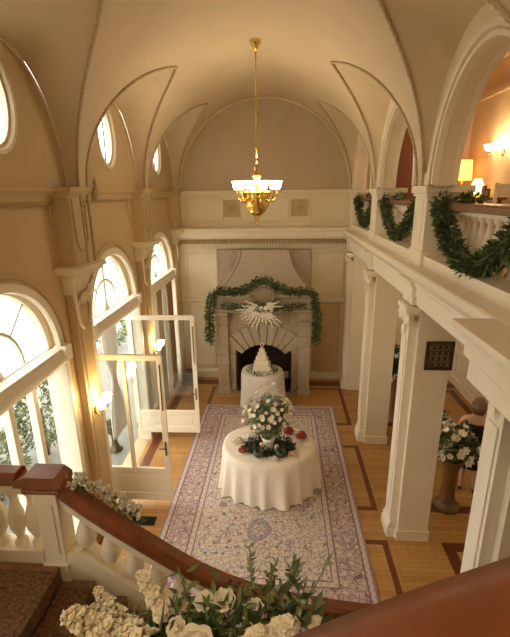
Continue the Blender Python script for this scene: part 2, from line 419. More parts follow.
f = MB(); f.box(1.74, XE, YN, YF, 3.66, ZG - .02); struct(f.build('floor_gallery', M['cream']), 'gallery floor slab over the side aisle', 'floor')
# arcade archivolts (moulded ring round every open arch)
for i, b in enumerate(BAYS[:4]):
    m = MB(); pr = [(-.03, -.05), (.03, -.05), (.05, 0), (.03, .05), (-.03, .05)]
    b -= .06; m.sweep([(XR + .02, y, z) for y, z in arch(b, 1.02, 4.97, 1.19, 36)], pr, smooth=False, up=(1, 0, 0))
    m.sweep([(XR + .02, y, z) for y, z in arch(b, .955, 4.97, 1.115, 36)], [(-.02, -.03), (.02, -.03), (.02, .04), (-.02, .04)], up=(1, 0, 0))
    m.sweep([(XR + .24, y, z) for y, z in arch(b, .96, 4.97, 1.12, 36)], [(-.025, -.03), (.025, -.03), (.025, .03), (-.025, .03)], up=(1, 0, 0))
    struct(m.build('trim_%d' % (1 + i), M['white']), 'moulded cream archivolt of open gallery arch, bay %s from the fireplace' % ('one', 'two', 'three', 'four')[i], 'trim')

# rope ribs on the groins
k = 10
for side, nm in ((-1, 'window'), (1, 'gallery')):
    for i, b in enumerate(VB[:4]):
        m = MB()
        for sg in (-1, 1):
            pts = []
            for q in range(61):
                u = 1 - q / 60 * 1.0; u = max(u, .0); y = b + (LB if sg > 0 else -LA) * u; d = gd(u)
                pts.append((XC + side * (RV - d - .005), y, zmain(d) - .012))
            low = 4.06 if side < 0 else 5.0
            pts = [(pts[0][0], pts[0][1], low)] + [(pts[0][0], pts[0][1], lerp(low, ZS, t)) for t in (.3, .6, .9)] + pts
            fine = []
            for a, c in zip(pts, pts[1:]):
                L = (Vector(c) - Vector(a)).length; nn = max(1, int(L / .018))
                for q in range(nn): fine.append(tuple(Vector(a).lerp(Vector(c), q / nn)))
            fine.append(pts[-1])
            m.tube(fine, [.019 + .005 * sin(q * 2.4) for q in range(len(fine))], 7)
        struct(m.build('trim_%d' % k, M['rope']), 'rope moulded groin rib of the %s side lunette, bay %s from the fireplace' % (nm, ('one', 'two', 'three', 'four')[i]), 'trim'); k += 1
# wall ribs: plain roll along each lunette's wall arch
for i, b in enumerate(VB[:4]):
    m = MB(); m.tube([(XLU + .01, b + (LB if q < 20 else LA) * cos(PI * q / 40), ZS + (HA - .02) * sin(PI * q / 40)) for q in range(41)], .022, 7)
    struct(m.build('trim_%d' % k, M['vault']), 'plain roll moulding around oval window lunette, bay %s' % ('one', 'two', 'three', 'four')[i], 'trim'); k += 1
m = MB(); m.tube([(VX - (VR - .02) * cos(PI * q / 60), YF - .02, ZS + (VR - .02) * sin(PI * q / 60)) for q in range(61)], .035, 8)
struct(m.build('trim_%d' % k, M['vault']), 'roll moulding where the vault meets the end wall', 'trim'); k += 1

# string course + dentils on the window wall
m = MB(); m.prism([(XW - .1, 4.84), (XW + .04, 4.84), (XW + .06, 4.90), (XLU + .02, 4.92), (XLU + .06, 4.95), (XLU + .06, 4.985), (XW - .1, 4.985)], 'y', YN, YF)
struct(m.build('trim_%d' % k, M['wallcream']), 'string course under the oval windows', 'trim'); k += 1
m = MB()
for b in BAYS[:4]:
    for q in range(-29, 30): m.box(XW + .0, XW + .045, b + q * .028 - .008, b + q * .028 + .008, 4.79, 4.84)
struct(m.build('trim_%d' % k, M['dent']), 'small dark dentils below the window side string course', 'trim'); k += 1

# left pilasters with scrolled bracket capitals
names = ['beside the fireplace corner', 'between the second and third windows', 'between the first and second windows', 'by the stair landing', 'beside the stair']
for i, p in enumerate(PIERS):
    t = thing('pilaster', 'cream window wall pilaster with bracket capital, ' + names[i], 'pilaster', (XW, p, 0), group='pilasters between the windows'); t['kind'] = 'structure'
    m = MB(); m.box(0, .10, -.19, .19, 0, 3.72); m.box(.1, .115, -.13, .13, .35, 3.5); m.box(0, .14, -.21, .21, 0, .22); m.build('shaft', M['wallcream'], t, bevel=.008)
    m = MB(); m.prism([(0, 3.70), (.10, 3.70), (.15, 3.80), (.20, 3.92), (.22, 3.96), (0, 3.96)], 'y', -.24, .24)
    m.box(0, .30, -.34, .34, 3.96, 4.0); m.box(0, .34, -.37, .37, 4.0, 4.06); m.build('capital', M['cream'], t, bevel=.008)
    m = MB()
    for sy in (-1, 1):
        pts = [(.14 + .075 * (1 - q / 40) * cos(q * .33), sy * .2, 3.82 + .075 * (1 - q / 40) * sin(q * .33)) for q in range(36)]
        m.tube(pts, .018, 6)
        m.tube([(.12, sy * .2, 3.78), (.13, sy * .19, 3.5), (.12, sy * .15, 3.3), (.12, sy * .05, 3.2)], [.03, .025, .02, .01], 6)
    for q in range(-2, 3): m.leaf((.12, q * .07, 3.5), (.25, 0, 1), (1, 0, 0), .26, .10, 0, -.4)
    m.build('scroll', M['cream'], t)
    m = MB()                                             # U-shaped raised panel above the capital
    up = [(.225, -.16, 4.86), (.225, -.16, 4.45)] + [(.225, -.16 * cos(q / 12 * PI), 4.45 - .22 * sin(q / 12 * PI)) for q in range(1, 12)] + [(.225, .16, 4.45), (.225, .16, 4.86)]
    m.sweep(up, [(-.012, -.012), (.012, -.012), (.012, .012), (-.012, .012)], up=(1, 0, 0))
    m.build('shield_moulding', M['rope'], t)
    m = MB(); m.prism([(0, 4.86), (.20, 4.86), (.27, 4.95), (.27, 5.0), (0, 5.0)], 'y', -.25, .25); m.build('impost', M['wallcream'], t, bevel=.006)
# small keystone brackets under the second lunette and curved panels beside windows
for i, b in enumerate(BAYS[:3]):
    m = MB()
    for sy in (-1, 1):
        pts = [(XW + .01, b + sy * .82, 4.8)] + [(XW + .01, b + sy * lerp(.82, 1.06, (q / 10) ** 2), lerp(4.78, 4.22, q / 10)) for q in range(11)]
        m.tube(pts, .018, 6)
    c = WB[i]; m.tube([(XW + .01, y, z) for y, z in arch(c, WR + .10, WS, n=36)], .022, 7)
    struct(m.build('trim_%d' % k, M['wallcream']), 'curved panel moulding above arched window, bay %s' % ('one', 'two', 'three')[i], 'trim'); k += 1
    m = MB(); m.lathe([(0, 4.80), (.015, 4.81), (.03, 4.86), (.032, 4.92), (.045, 4.95), (.045, 4.99), (.02, 5.0), (.018, 5.04), (.03, 5.07), (.012, 5.11), (0, 5.14)], 10, (XLU + .09, b - .78, 0))
    m.box(XLU + .04, XLU + .10, b - .82, b - .74, 4.84, 4.94)
    tag(m.build('finial', M['rope'], loc=(XLU + .09, b - .78, 4.80)), 'small carved bracket finial on string course, %s' % ('by the fireplace end bay', 'under the middle oval window', 'under the nearest oval window')[i], 'finial', 'bracket finials on the string course')

# windows --------------------------------------------------------------
def rect_strip(m, x, y0, z0, y1, z1, wd, dp, mi=0): m.bar((x, y0, z0), (x, y1, z1), wd, dp, mi, up=(1, 0, 0))
GX = XW - .17
wl = ['far arched window nearest the fireplace', 'middle arched window over the open glazed doors', 'nearest arched window beside the stair', 'arched window beyond the stair, outside the view']
for i, b in enumerate(WB[:4]):
    t = thing('window_%d' % (i + 1), wl[i], 'window', (GX, b, 0)); t['kind'] = 'structure'
    m = MB()
    m.sweep([(0, y, z) for y, z in arch(0, WR - .035, WS, n=40)], [(-.05, -.05), (.05, -.05), (.05, .05), (-.05, .05)], up=(1, 0, 0))
    m.sweep([(.17, y, z) for y, z in arch(0, WR - .02, WS, n=40)], [(-.06, -.03), (.06, -.03), (.045, .03), (-.045, .03)], up=(1, 0, 0))
    m.bar((0, -WR, 3.02), (0, WR, 3.02), .10, .16, up=(0, 0, 1))
    m.prism([(-.07, 2.86), (.19, 2.86), (.24, 2.93), (.24, 2.97), (.20, 3.05), (.2, 3.09), (-.07, 3.09)], 'y', -WR - .05, WR + .05)
    for sy in (-1, 1): m.box(-.05, .22, sy * WR - .045, sy * WR + .045, 0, 2.9); m.box(.1, .26, sy * WR - .07, sy * WR + .07, 2.93, 3.12)
    m.build('window_frame', M['white'], t, bevel=.006)
    m = MB()
    rect_strip(m, 0, 0, 3.05, 0, WS + WR - .05, .05, .045)
    m.sweep([(0, y, z) for y, z in arch(0, .46, WS + .02, .50, n=28)], [(-.017, -.02), (.017, -.02), (.017, .02), (-.017, .02)], up=(1, 0, 0))
    for a in (.27, .73): rect_strip(m, 0, .46 * cos(a * PI), WS + .02 + .5 * sin(a * PI), (WR - .05) * cos(a * PI), WS + (WR - .05) * sin(a * PI), .022, .03)
    m.prism([(-.12, 3.05), (.12, 3.05), (.03, 3.22), (-.03, 3.22)], 'x', -.02, .02)
    m.build('fanlight_bars', M['white'], t)
    m = MB(); m.panel(arch(0, WR - .02, WS, n=36), [], 'x', -.004, .004); m.build('fanlight_pane', M['glass'], t)
    if i != 1:
        m = MB(); xs = (-.34, .34) if i == 0 else (-.40, .06, .5)
        for y in xs: m.box(-.04, .05, y - .04, y + .04, 0, 2.9)
        m.box(-.04, .05, -WR, WR, 0, .35); m.build('mullion', M['white'], t, bevel=.005)
        m = MB(); m.box(-.004, .004, -WR + .03, WR - .03, .3, 2.9); m.build('lower_pane', M['glass'], t)
for i, b in enumerate(BAYS[:4]):
    t = thing('window_%d' % (i + 5), 'oval window high in the vault, ' + ('nearest the fireplace', 'above the open glazed doors', 'nearest the stair', 'beyond the stair, outside the view')[i], 'window', (XLU - .045, b, OZ)); t['kind'] = 'structure'
    m = MB(); m.sweep([(0, y, z) for y, z in circ(0, 0, ORY - .01, ORZ - .01, 40)] + [(0, ORY - .01, 0)], [(-.025, -.03), (.025, -.03), (.025, .03), (-.025, .03)], up=(1, 0, 0))
    m.sweep([(.05, y, z) for y, z in circ(0, 0, ORY + .03, ORZ + .03, 40)] + [(.05, ORY + .03, 0)], [(-.035, -.012), (.035, -.012), (.02, .02), (-.02, .02)], up=(1, 0, 0))
    m.build('window_frame', M['cream'], t)
    m = MB(); m.tube([(0, .0, -ORZ), (0, .04, -.2), (0, .05, 0), (0, .04, .2), (0, 0, ORZ)], .012, 5); m.build('glazing_bar', M['bronze'], t)
    m = MB(); m.panel(circ(0, 0, ORY, ORZ, 32), [], 'x', -.004, .004); m.build('pane', M['glass'], t)

# open glazed doors in the middle bay -------------------------------------
def french_door(name, label, a, b_, z1, flip, z0=.09):
    a, b_ = Vector((*a, 0)), Vector((*b_, 0)); L = (b_ - a).length; ang = math.atan2(b_.y - a.y, b_.x - a.x)
    t = thing(name, label, 'door', (a.x, a.y, 0), ang, 'glazed terrace doors standing open'); t['kind'] = 'structure'
    m = MB(); d = .022
    m.box(0, .085, -d, d, z0, z1); m.box(L - .085, L, -d, d, z0, z1); m.box(.085, L - .085, -d, d, z1 - .085, z1)
    m.box(.085, L - .085, -d, d, z0, z0 + .14); m.box(.085, L - .085, -d, d, .62, .70)
    if flip: m.box(L * .5 - .03, L * .5 + .03, -d, d, .70, z1 - .085)
    m.build('frame', M['white'], t, bevel=.005)
    m = MB(); m.box(.085, L - .085, -.012, .012, z0 + .14, .62); m.box(.15, L - .15, -.018, .018, z0 + .2, .56); m.build('bottom_panel', M['white'], t, bevel=.005)
    m = MB(); m.box(.085, L - .085, -.003, .003, .70, z1 - .085); m.build('pane', M['glass'], t)
    m = MB(); m.box(L - .055, L - .03, -d - .008, -d, .95, 1.2); m.tube([(L - .042, -d, 1.1), (L - .042, -d - .05, 1.1), (L - .13, -d - .05, 1.1)], .01, 6)
    m.tube([(L - .042, -d - .012, 1.75), (L - .042, -d - .012, 2.5)], .008, 6)
    m.build('handle', M['bronze'], t)
    for z in (.3, 1.3, 2.3):
        m = MB(); m.lathe([(.012, z), (.012, z + .1)], 8, (0, -d, 0)); m.build('hinge', M['brass'], t)
    return t
french_door('door_1', 'open glazed terrace door nearest the stair, with a middle bar and kicked panel', (-2.93, 5.62), (-1.74, 5.60), 2.64, True)
french_door('door_2', 'open glazed terrace door farther from the stair, single large pane', (-2.93, 7.44), (-1.63, 7.46), 2.70, False, .20)

def curtain(name, label, y0, y1, x, z0, z1, mat_, tie=None, folds=7, amp=.03, group=None):
    m = MB(); yc = (y0 + y1) / 2; hw = (y1 - y0) / 2
    def fn(u, v_):
        z = lerp(z0, z1, v_); k_ = 1
        if tie: k_ = 1 - .72 * math.exp(-((z - tie) / .38) ** 2)
        a = (u - .5) * 2
        return (x + amp * sin(a * folds * PI) * (.4 + .6 * k_), yc + hw * k_ * a, z)
    m.grid(fn, folds * 10, 34)
    o = m.build(name, mat_, loc=(x, yc, z0)); s_ = o.modifiers.new('thick', 'SOLIDIFY'); s_.thickness = .006
    return tag(o, label, 'curtain', group)
curtain('curtain', 'white curtain tied at its waist in the open terrace doorway', 6.3, 6.86, -2.93, .72, 2.82, M['curtain'], tie=1.8)
curtain('curtain', 'white curtain hanging straight at the far window, left of the brown drape', 8.45, 8.75, XW - .02, .1, 2.84, M['curtain'], folds=4)
curtain('curtain', 'white curtain hanging straight at the far window, right of the brown drape', 9.2, 9.5, XW - .02, .1, 2.84, M['curtain'], folds=4)
curtain('curtain', 'brown drape between two white curtains at the far window', 8.8, 9.15, XW - .03, .1, 2.84, M['drape'], folds=5)
curtain('curtain', 'brown drape at the fireplace end of the far window', 9.6, 10.1, XW - .02, .1, 2.84, M['drape'], folds=6)
m = MB(); m.lathe([(0, 0), (.13, 0), (.14, .03), (.09, .06), (.05, .2), (.06, .34), (.12, .42), (.17, .6), (.185, .62), (.16, .62), (.1, .5)], 18)
tag(m.build('placeholder', M['bronze']), 'unclear dark terrace form, vase-shaped urn below the tied white curtain', 'placeholder').location = (-3.3, 7.1, -.02)  # stand-in vessel for an unclear dark form on the terrace

# end wall joinery ------------------------------------------------------
def hmould(name, prof, label, m_):     # profile (y, z) run along x on the end wall
    mm = MB(); mm.prism(prof, 'x', XW, 1.72); return struct(mm.build(name, m_), label, 'trim')
hmould('trim_%d' % k, [(YF, 4.90), (YF - .05, 4.90), (YF - .07, 4.94), (YF - .07, 4.97), (YF, 4.97)], 'picture rail at the foot of the end wall lunette', M['cream']); k += 1
hmould('trim_%d' % k, [(YF, 3.70), (YF - .06, 3.70), (YF - .08, 3.78), (YF - .20, 3.82), (YF - .24, 3.88), (YF - .26, 3.98), (YF - .30, 4.03), (YF - .30, 4.08), (YF, 4.12)], 'deep cornice across the end wall above the fireplace', M['white']); k += 1
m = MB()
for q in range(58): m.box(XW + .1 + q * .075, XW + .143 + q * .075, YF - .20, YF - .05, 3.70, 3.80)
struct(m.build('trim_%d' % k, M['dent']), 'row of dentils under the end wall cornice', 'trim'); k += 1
hmould('trim_%d' % k, [(YF, 3.56), (YF - .03, 3.56), (YF - .05, 3.60), (YF - .05, 3.70), (YF, 3.70)], 'flat architrave band under the dentils', M['cream']); k += 1
hmould('trim_%d' % k, [(YF, 2.16), (YF - .04, 2.16), (YF - .06, 2.20), (YF - .06, 2.25), (YF - .02, 2.28), (YF, 2.28)], 'chair rail moulding across the end wall', M['cream']); k += 1
hmould('baseboard_far', [(YF, 0), (YF - .05, 0), (YF - .05, .2), (YF - .02, .24), (YF, .24)], 'cream baseboard of the end wall', M['white'])
def wall_frame(m, x0, x1, z0, z1, wd=.05, y=YF):
    for a, b in (((x0, z0), (x1, z0)), ((x0, z1), (x1, z1))): m.box(a[0] - wd / 2, b[0] + wd / 2, y - .03, y, a[1] - wd / 2, a[1] + wd / 2)
    for x in (x0, x1): m.box(x - wd / 2, x + wd / 2, y - .03, y, z0, z1)
for q, (x0, x1, z0, z1, lb) in enumerate([(-2.42, -1.72, 2.38, 3.46, 'upper wall panel moulding left of the fireplace'), (.86, 1.58, 2.38, 3.46, 'upper wall panel moulding right of the fireplace'),
        (-2.42, -1.78, .4, 2.05, 'lower wall panel moulding left of the fireplace'), (-2.3, -1.45, 4.24, 4.8, 'frieze panel moulding near the windows'),
        (-1.0, .16, 4.24, 4.8, 'frieze panel moulding behind the chandelier'), (.72, 1.55, 4.24, 4.8, 'frieze panel moulding near the gallery')]):
    m = MB(); wall_frame(m, x0, x1, z0, z1, .035); struct(m.build('trim_%d' % k, M['cream'], bevel=.006), lb, 'trim'); k += 1
for x, lb in ((-1.22, 'square rosette panel on the end wall frieze, window side'), (.44, 'square rosette panel on the end wall frieze, gallery side')):
    m = MB(); m.box(x - .19, x + .19, YF - .025, YF, 4.36, 4.74); wall_frame(m, x - .19, x + .19, 4.36, 4.74, .03, YF - .02)
    for a in range(8): m.ball((x + .085 * cos(a * PI / 4), YF - .035, 4.55 + .085 * sin(a * PI / 4)), .04, 8, 6, sc=(1, .5, 1))
    m.ball((x, YF - .04, 4.55), .04, 8, 6)
    for a in range(4): m.ball((x + .13 * (1 if a % 2 else -1), YF - .03, 4.55 + .13 * (1 if a > 1 else -1)), .025, 8, 6)
    tag(m.build('rosette_panel', M['wallcream'], loc=(x, YF, 4.36)), lb, 'wall ornament', 'rosettes on the frieze', 'structure')
# door right of the fireplace
t = thing('door_3', 'cream panelled door in the end wall right of the fireplace', 'door', (1.2, YF, 0)); t['kind'] = 'structure'
m = MB(); m.box(-.36, .36, -.035, 0, .02, 2.14); m.box(-.28, .28, -.045, -.03, .2, .95); m.box(-.28, .28, -.06, -.03, 1.1, 2.0); m.build('door_leaf', M['wallcream'], t, bevel=.012)
m = MB(); m.box(-.42, -.36, -.06, 0, 0, 2.16); m.box(.36, .42, -.06, 0, 0, 2.16); m.build('frame', M['cream'], t)
m = MB(); m.ball((-.30, -.07, 1.05), .03); m.tube([(-.3, -.02, 1.05), (-.3, -.07, 1.05)], .012, 6); m.build('handle', M['brass'], t)
# low dark block in the far window corner
m = MB(); m.box(-2.62, -2.28, 10.0, 10.5, 0, .06); m.box(-2.6, -2.3, 10.02, 10.48, .06, .1); m.box(-2.58, -2.32, 10.05, 10.45, .1, .30)
tag(m.build('plinth_block', M['bronze']), 'dark block on the floor in the window side corner of end wall', 'plinth').location = (0, 0, 0)

# ------------------------------------------------------------------ fireplace
FX, FY = -.42, 9.72
t = thing('fireplace', 'grey limestone fireplace with flared hood against the end wall', 'fireplace', (FX, FY, 0)); fp = t
m = MB(); op = [(.70, 0.0), (.70, 1.10)] + [(.70 * cos(q / 16 * PI), 1.10 + .22 * sin(q / 16 * PI)) for q in range(1, 16)] + [(-.70, 1.10), (-.70, 0)]
m.panel([(1.02, 0), (1.02, 2.18), (-1.02, 2.18), (-1.02, 0)] + op[::-1], [], 'y', 0, .3)
m.build('surround', M['ashlar'], t, bevel=.01)
for sx in (-1, 1):
    m = MB(); m.box(sx * 1.0 - .14, sx * 1.0 + .14, -.13, .86, .16, 1.92); m.box(sx * 1.0 - .17, sx * 1.0 + .17, -.17, .86, 0, .16)
    m.prism([(-.13, 1.9), (-.2, 2.02), (-.24, 2.18), (.5, 2.18), (.5, 1.9)], 'x', sx * 1.0 - .15, sx * 1.0 + .15)
    m.build('pier', M['ashlar'], t, bevel=.012)
m = MB()
for q in range(-4, 5):
    a = PI / 2 + q * .20; r0, r1 = .70, 1.25
    p = lambda r, a_, z=0: (r * cos(a_) * 1.0, .62 + r * sin(a_) * .98)
    w2 = .085
    m.prism([p(r0, a - w2), p(r1, a - w2), p(r1, a + w2), p(r0, a + w2)], 'y', -.035, .02)
m.build('voussoirs', M['stonelight'], t, bevel=.012)
m = MB(); m.prism([(-.24, 2.18), (-.30, 2.22), (-.30, 2.27), (-.24, 2.30), (-.22, 2.32), (-.22, 2.52), (-.27, 2.56), (-.29, 2.60), (-.29, 2.64), (.86, 2.64), (.86, 2.18)], 'x', -1.19, 1.19)
m.build('mantel_shelf', M['stone'], t, bevel=.008)
m = MB()
def hood(u, v_):
    z = lerp(2.64, 3.56, v_); wtop, wbot = .60, 1.10; kx = (1 - v_) ** 1.9
    hwx = wtop + (wbot - wtop) * kx; dp = .25 + .62 * (1 - v_) ** 1.6
    xs_ = [(-hwx, .88), (-hwx, .88 - dp + .05), (-hwx + .05, .88 - dp), (hwx - .05, .88 - dp), (hwx, .88 - dp + .05), (hwx, .88)]
    a = xs_[min(int(round(u * 5)), 5)]
    return (a[0], a[1], z)
m.grid(hood, 6, 22, smooth=False); m.build('hood', M['stonelight'], t)
m = MB(); m.box(-1.16, 1.16, .74, .88, 2.64, 3.54); m.build('hood_backing', M['stone'], t)
for sx in (-1, 1):
    m = MB(); m.tube([(sx * (.60 + .5 * (1 - q / 20) ** 1.9) , .62 - .62 * (1 - q / 20) ** 1.6 + .01, lerp(2.64, 3.54, q / 20)) for q in range(21)], .03, 7)
    m.build('hood_roll', M['stonelight'], t)
m = MB(); m.box(-.66, .66, .84, .86, 0, 1.4); m.box(-.67, -.65, .28, .86, 0, 1.4); m.box(.65, .67, .28, .86, 0, 1.4); m.box(-.66, .66, .28, .86, 1.36, 1.4); m.box(-.66, .66, 0, .86, .0, .02)
m.build('firebox', M['soot'], t)
m = MB(); m.lathe([(0, 0), (.26, 0), (.27, .03), (.21, .05), (.20, .03), (.12, .045), (.05, .06), (0, .065)], 28, (0, -.28, 2.60), sx=1.15, sy=.86, rot=Matrix.Rotation(PI / 2, 3, 'X'))
for q in range(14): a = q / 14 * 2 * PI; m.ball((.29 * cos(a), -.31, 2.60 + .215 * sin(a)), .034, 8, 6)
m.build('cartouche', M['stonedark'], t)
m = MB(); m.box(-.84, .84, -.16, -.0, .0, .02); m.build('hearth', M['stone'], t)

# wooden trim around the fireplace wall bay
for x, lb in ((-1.66, 'slim pilaster strip left of the stone hood'), (.80, 'slim pilaster strip right of the stone hood')):
    m = MB(); m.box(x - .05, x + .05, YF - .05, YF, 2.28, 3.56); m.box(x - .02, x + .02, YF - .07, YF - .05, 2.3, 3.54); struct(m.build('trim_%d' % k, M['cream'], bevel=.006), lb, 'trim'); k += 1

# ------------------------------------------------------------------ greenery helpers
def leafy_path(m, pts, r, n, l, w, mis=(0, 1), droop=.2):
    pts = [Vector(p) for p in pts]; segs = [(a, b, (b - a).length) for a, b in zip(pts, pts[1:])]; T = sum(s_[2] for s_ in segs)
    for _ in range(n):
        q = rnd(0, T)
        for a, b, L in segs:
            if q <= L: break
            q -= L
        p = a.lerp(b, min(1, q / L)); d = (b - a).normalized(); o = rdir(); o = o - d * o.dot(d) * .6; o.z -= droop
        o.normalize(); rr = r * math.sqrt(rnd(.05, 1))
        m.leaf(p + o * rr * .8, o + d * rnd(-.8, .8) + rdir() * .4, rdir(), l * rnd(.7, 1.3), w * rnd(.7, 1.2), random.choice(mis))
def smooth_path(pts, n=8):
    pts = [Vector(p) for p in pts]; out = []
    for i in range(len(pts) - 1):
        p0, p1, p2, p3 = pts[max(i - 1, 0)], pts[i], pts[i + 1], pts[min(i + 2, len(pts) - 1)]
        for q in range(n):
            t = q / n
            out.append(.5 * ((2 * p1) + (p2 - p0) * t + (2 * p0 - 5 * p1 + 4 * p2 - p3) * t * t + (3 * p1 - p0 - 3 * p2 + p3) * t ** 3))
    out.append(pts[-1]); return out

# mantel garland and white spray
gp = smooth_path([(-1.28, -.30, 1.45), (-1.27, -.33, 1.9), (-1.24, -.33, 2.35), (-1.12, -.28, 2.70), (-.7, -.27, 2.70), (-.38, -.27, 2.78), (0, -.26, 2.99), (.38, -.27, 2.80), (.7, -.27, 2.70), (1.12, -.28, 2.70), (1.24, -.33, 2.35), (1.27, -.33, 1.9), (1.26, -.30, 1.48)])
gp = [p + Vector((FX, FY, 0)) for p in gp]
m = MB(); m.tube(gp, .035, 6, 0); leafy_path(m, gp, .10, 2300, .08, .036)
tag(m.build('mantel_garland', [M['leaf'], M['leaf2']], loc=tuple(gp[0]), fix=False), 'green leaf garland draped along the stone mantel and down both ends', 'garland')
g2 = [p + Vector((FX, FY, 0)) for p in smooth_path([(-1.0, -.34, 2.42), (-.6, -.33, 2.34), (-.2, -.36, 2.34), (.2, -.36, 2.34), (.6, -.33, 2.34), (1.0, -.34, 2.42)])]
m = MB(); m.tube(g2, .02, 6, 0); leafy_path(m, g2, .07, 800, .08, .03, (0, 1, 1))
tag(m.build('mantel_garland', [M['leaf'], M['sage']], loc=tuple(g2[0]), fix=False), 'grey green leaf swag on the mantel front below the oval cartouche', 'garland')
t = thing('flower_spray', 'starburst spray of white flower spikes on the mantel front', 'flowers', (FX, FY - .40, 2.36))
m = MB(); leafy_path(m, [(-.3, 0, .02), (.3, 0, .02)], .1, 200, .10, .03); m.build('foliage', [M['sage'], M['leaf2']], t, fix=False)
for q in range(17):
    a = lerp(PI * 1.02, PI * 1.98, q / 16) if q < 13 else [PI * .93, PI * .07, PI * .8, PI * .2][q - 13]
    L = rnd(.44, .62) if q < 13 else .42; d = Vector((cos(a) * 1.15, -.35, sin(a) * .75))
    m = MB(); m.tube([d * .05, d * L], [.012, .006], 5, 0)
    for z in range(9): m.ball(d * L * (.35 + .075 * z) + rdir() * .012, .026 * (1.25 - z * .07), 6, 5, 0)
    m.build('flower_spike', M['petal'], t)
for q in range(9):
    m = MB(); p = Vector((rnd(-.22, .22), -.07, rnd(-.04, .10)))
    for a in range(5): m.ball(p + Vector((.03 * cos(a * 1.257), -.02, .03 * sin(a * 1.257))), .028, 6, 5)
    m.build('blossom', M['petal'], t)

# ------------------------------------------------------------------ right side: piers, entablature, gallery front
for i, y in enumerate(COLS):
    lb = ['cream pier engaged with the end wall, right of the fireplace', 'cream square pier with pilaster, next beyond the one with the grille', 'cream square pier with pilaster and bronze wall grille', 'cream square pier nearest the stair rail'][i]
    t = thing('column', lb, 'column', (1.72 if i < 3 else 1.83, y, 0), group='piers along the side aisle'); t['kind'] = 'structure'
    m = MB(); h = .215; m.box(0, .43, -h, h, 0, 3.62); m.box(-.02, .45, -h - .02, h + .02, 0, .17); m.build('shaft', M['cream'], t, bevel=.006)
    m = MB(); m.box(-.10, 0, -.13, .13, .2, 3.3); m.box(-.115, -.1, -.09, .09, .5, 3.1)
    m.box(-.14, .0, -.17, .17, 0, .14); m.prism([(-.14, .14), (-.12, .18), (-.13, .2), (-.10, .26), (0, .26), (0, .14)], 'y', -.16, .16); m.build('pilaster', M['white'], t, bevel=.006)
    m = MB()
    for sy in (-1, 1):
        m.tube([(-.13, sy * .15 + .07 * (1 - q / 36) * cos(q * .36) * sy, 3.36 + .07 * (1 - q / 36) * sin(q * .36)) for q in range(33)], .022, 7)
        m.lathe([(0, -.03), (.075, -.03), (.075, .03), (0, .03)], 14, (-.10, sy * .15, 3.36), rot=Matrix.Rotation(PI / 2, 3, 'Y'))
    m.box(-.15, 0, -.16, .16, 3.42, 3.47); m.box(-.17, 0, -.2, .2, 3.47, 3.53); m.box(-.13, 0, -.14, .14, 3.30, 3.34)
    for q in range(-1, 2): m.ball((-.12, q * .07, 3.38), .035, 8, 6, sc=(.7, .8, 1.2))
    m.leaf((-.11, 0, 3.3), (-.3, 0, -1), (-1, 0, 0), .2, .1)
    m.build('capital', M['white'], t, bevel=.004)
# entablature
EP = [(1.74, 3.56), (1.66, 3.56), (1.66, 3.66), (1.645, 3.66), (1.645, 3.78), (1.62, 3.80), (1.62, 3.84), (1.58, 3.88), (1.53, 3.92), (1.51, 3.95), (1.51, 4.02), (1.53, 4.035), (1.95, 4.035), (1.95, 3.56)]
m = MB(); m.prism(EP, 'y', YN, YF); struct(m.build('trim_%d' % k, M['white'], bevel=.004), 'cream entablature running over the aisle piers below the gallery', 'trim'); k += 1
for i, y in enumerate(COLS[:3]):
    m = MB(); m.prism([(x - .055 if x < 1.7 else x, z) for x, z in EP[1:8]] + [(1.72, 3.88), (1.72, 3.56)], 'y', y - .20, y + .20)
    struct(m.build('trim_%d' % k, M['white'], bevel=.004), 'projecting entablature block over the capital, pier %s from the fireplace' % ('one', 'two', 'three')[i], 'trim'); k += 1
m = MB()
m.box(1.22, 2.3, 1.2, 2.93, 3.98, 4.03); m.box(1.26, 2.3, 1.2, 2.89, 3.93, 3.98); m.box(1.30, 2.2, 1.2, 2.86, 3.78, 3.93); m.box(1.34, 2.2, 1.2, 2.84, 3.6, 3.78)
struct(m.build('trim_%d' % k, M['white'], bevel=.006), 'broad projecting cornice ledge over the pier nearest the stair', 'trim'); k += 1
m = MB(); m.box(1.70, 1.98, 2.55, 2.90, 4.03, 4.32); m.box(1.68, 2.0, 2.53, 2.92, 4.32, 4.37); struct(m.build('trim_%d' % k, M['white'], bevel=.006), 'white pedestal block standing on the ledge nearest the stair', 'trim'); k += 1
m = MB()
for q in range(1): m.box(1.69, 2.12, YN, YF, 4.0, 4.155); m.box(1.68, 2.13, YN, YF, 4.135, 4.17)
struct(m.build('trim_%d' % k, M['white'], bevel=.005), 'plinth course under the gallery balusters', 'trim'); k += 1

# gallery posts
GP = [10.45, 7.88, 5.27, 2.68]
for i, y in enumerate(GP):
    m = MB(); m.box(1.66, 2.12, y - .22, y + .22, 4.03, 4.84); m.box(1.645, 2.13, y - .24, y + .24, 4.03, 4.22); m.box(1.64, 2.14, y - .25, y + .25, 4.84, 4.88); m.box(1.62, 2.16, y - .28, y + .28, 4.88, 4.96); m.box(1.65, 1.69, y - .12, y + .12, 4.3, 4.8)
    tag(m.build('gallery_post', M['white'], loc=(1.66, y, 4.03), bevel=.008), 'cream gallery pedestal post %s' % ('in the end wall corner', 'between the two farther wreath swags', 'between the middle and nearest swags', 'at the right edge beyond the nearest swag')[i], 'post', 'pedestals of the gallery balustrade', 'structure')
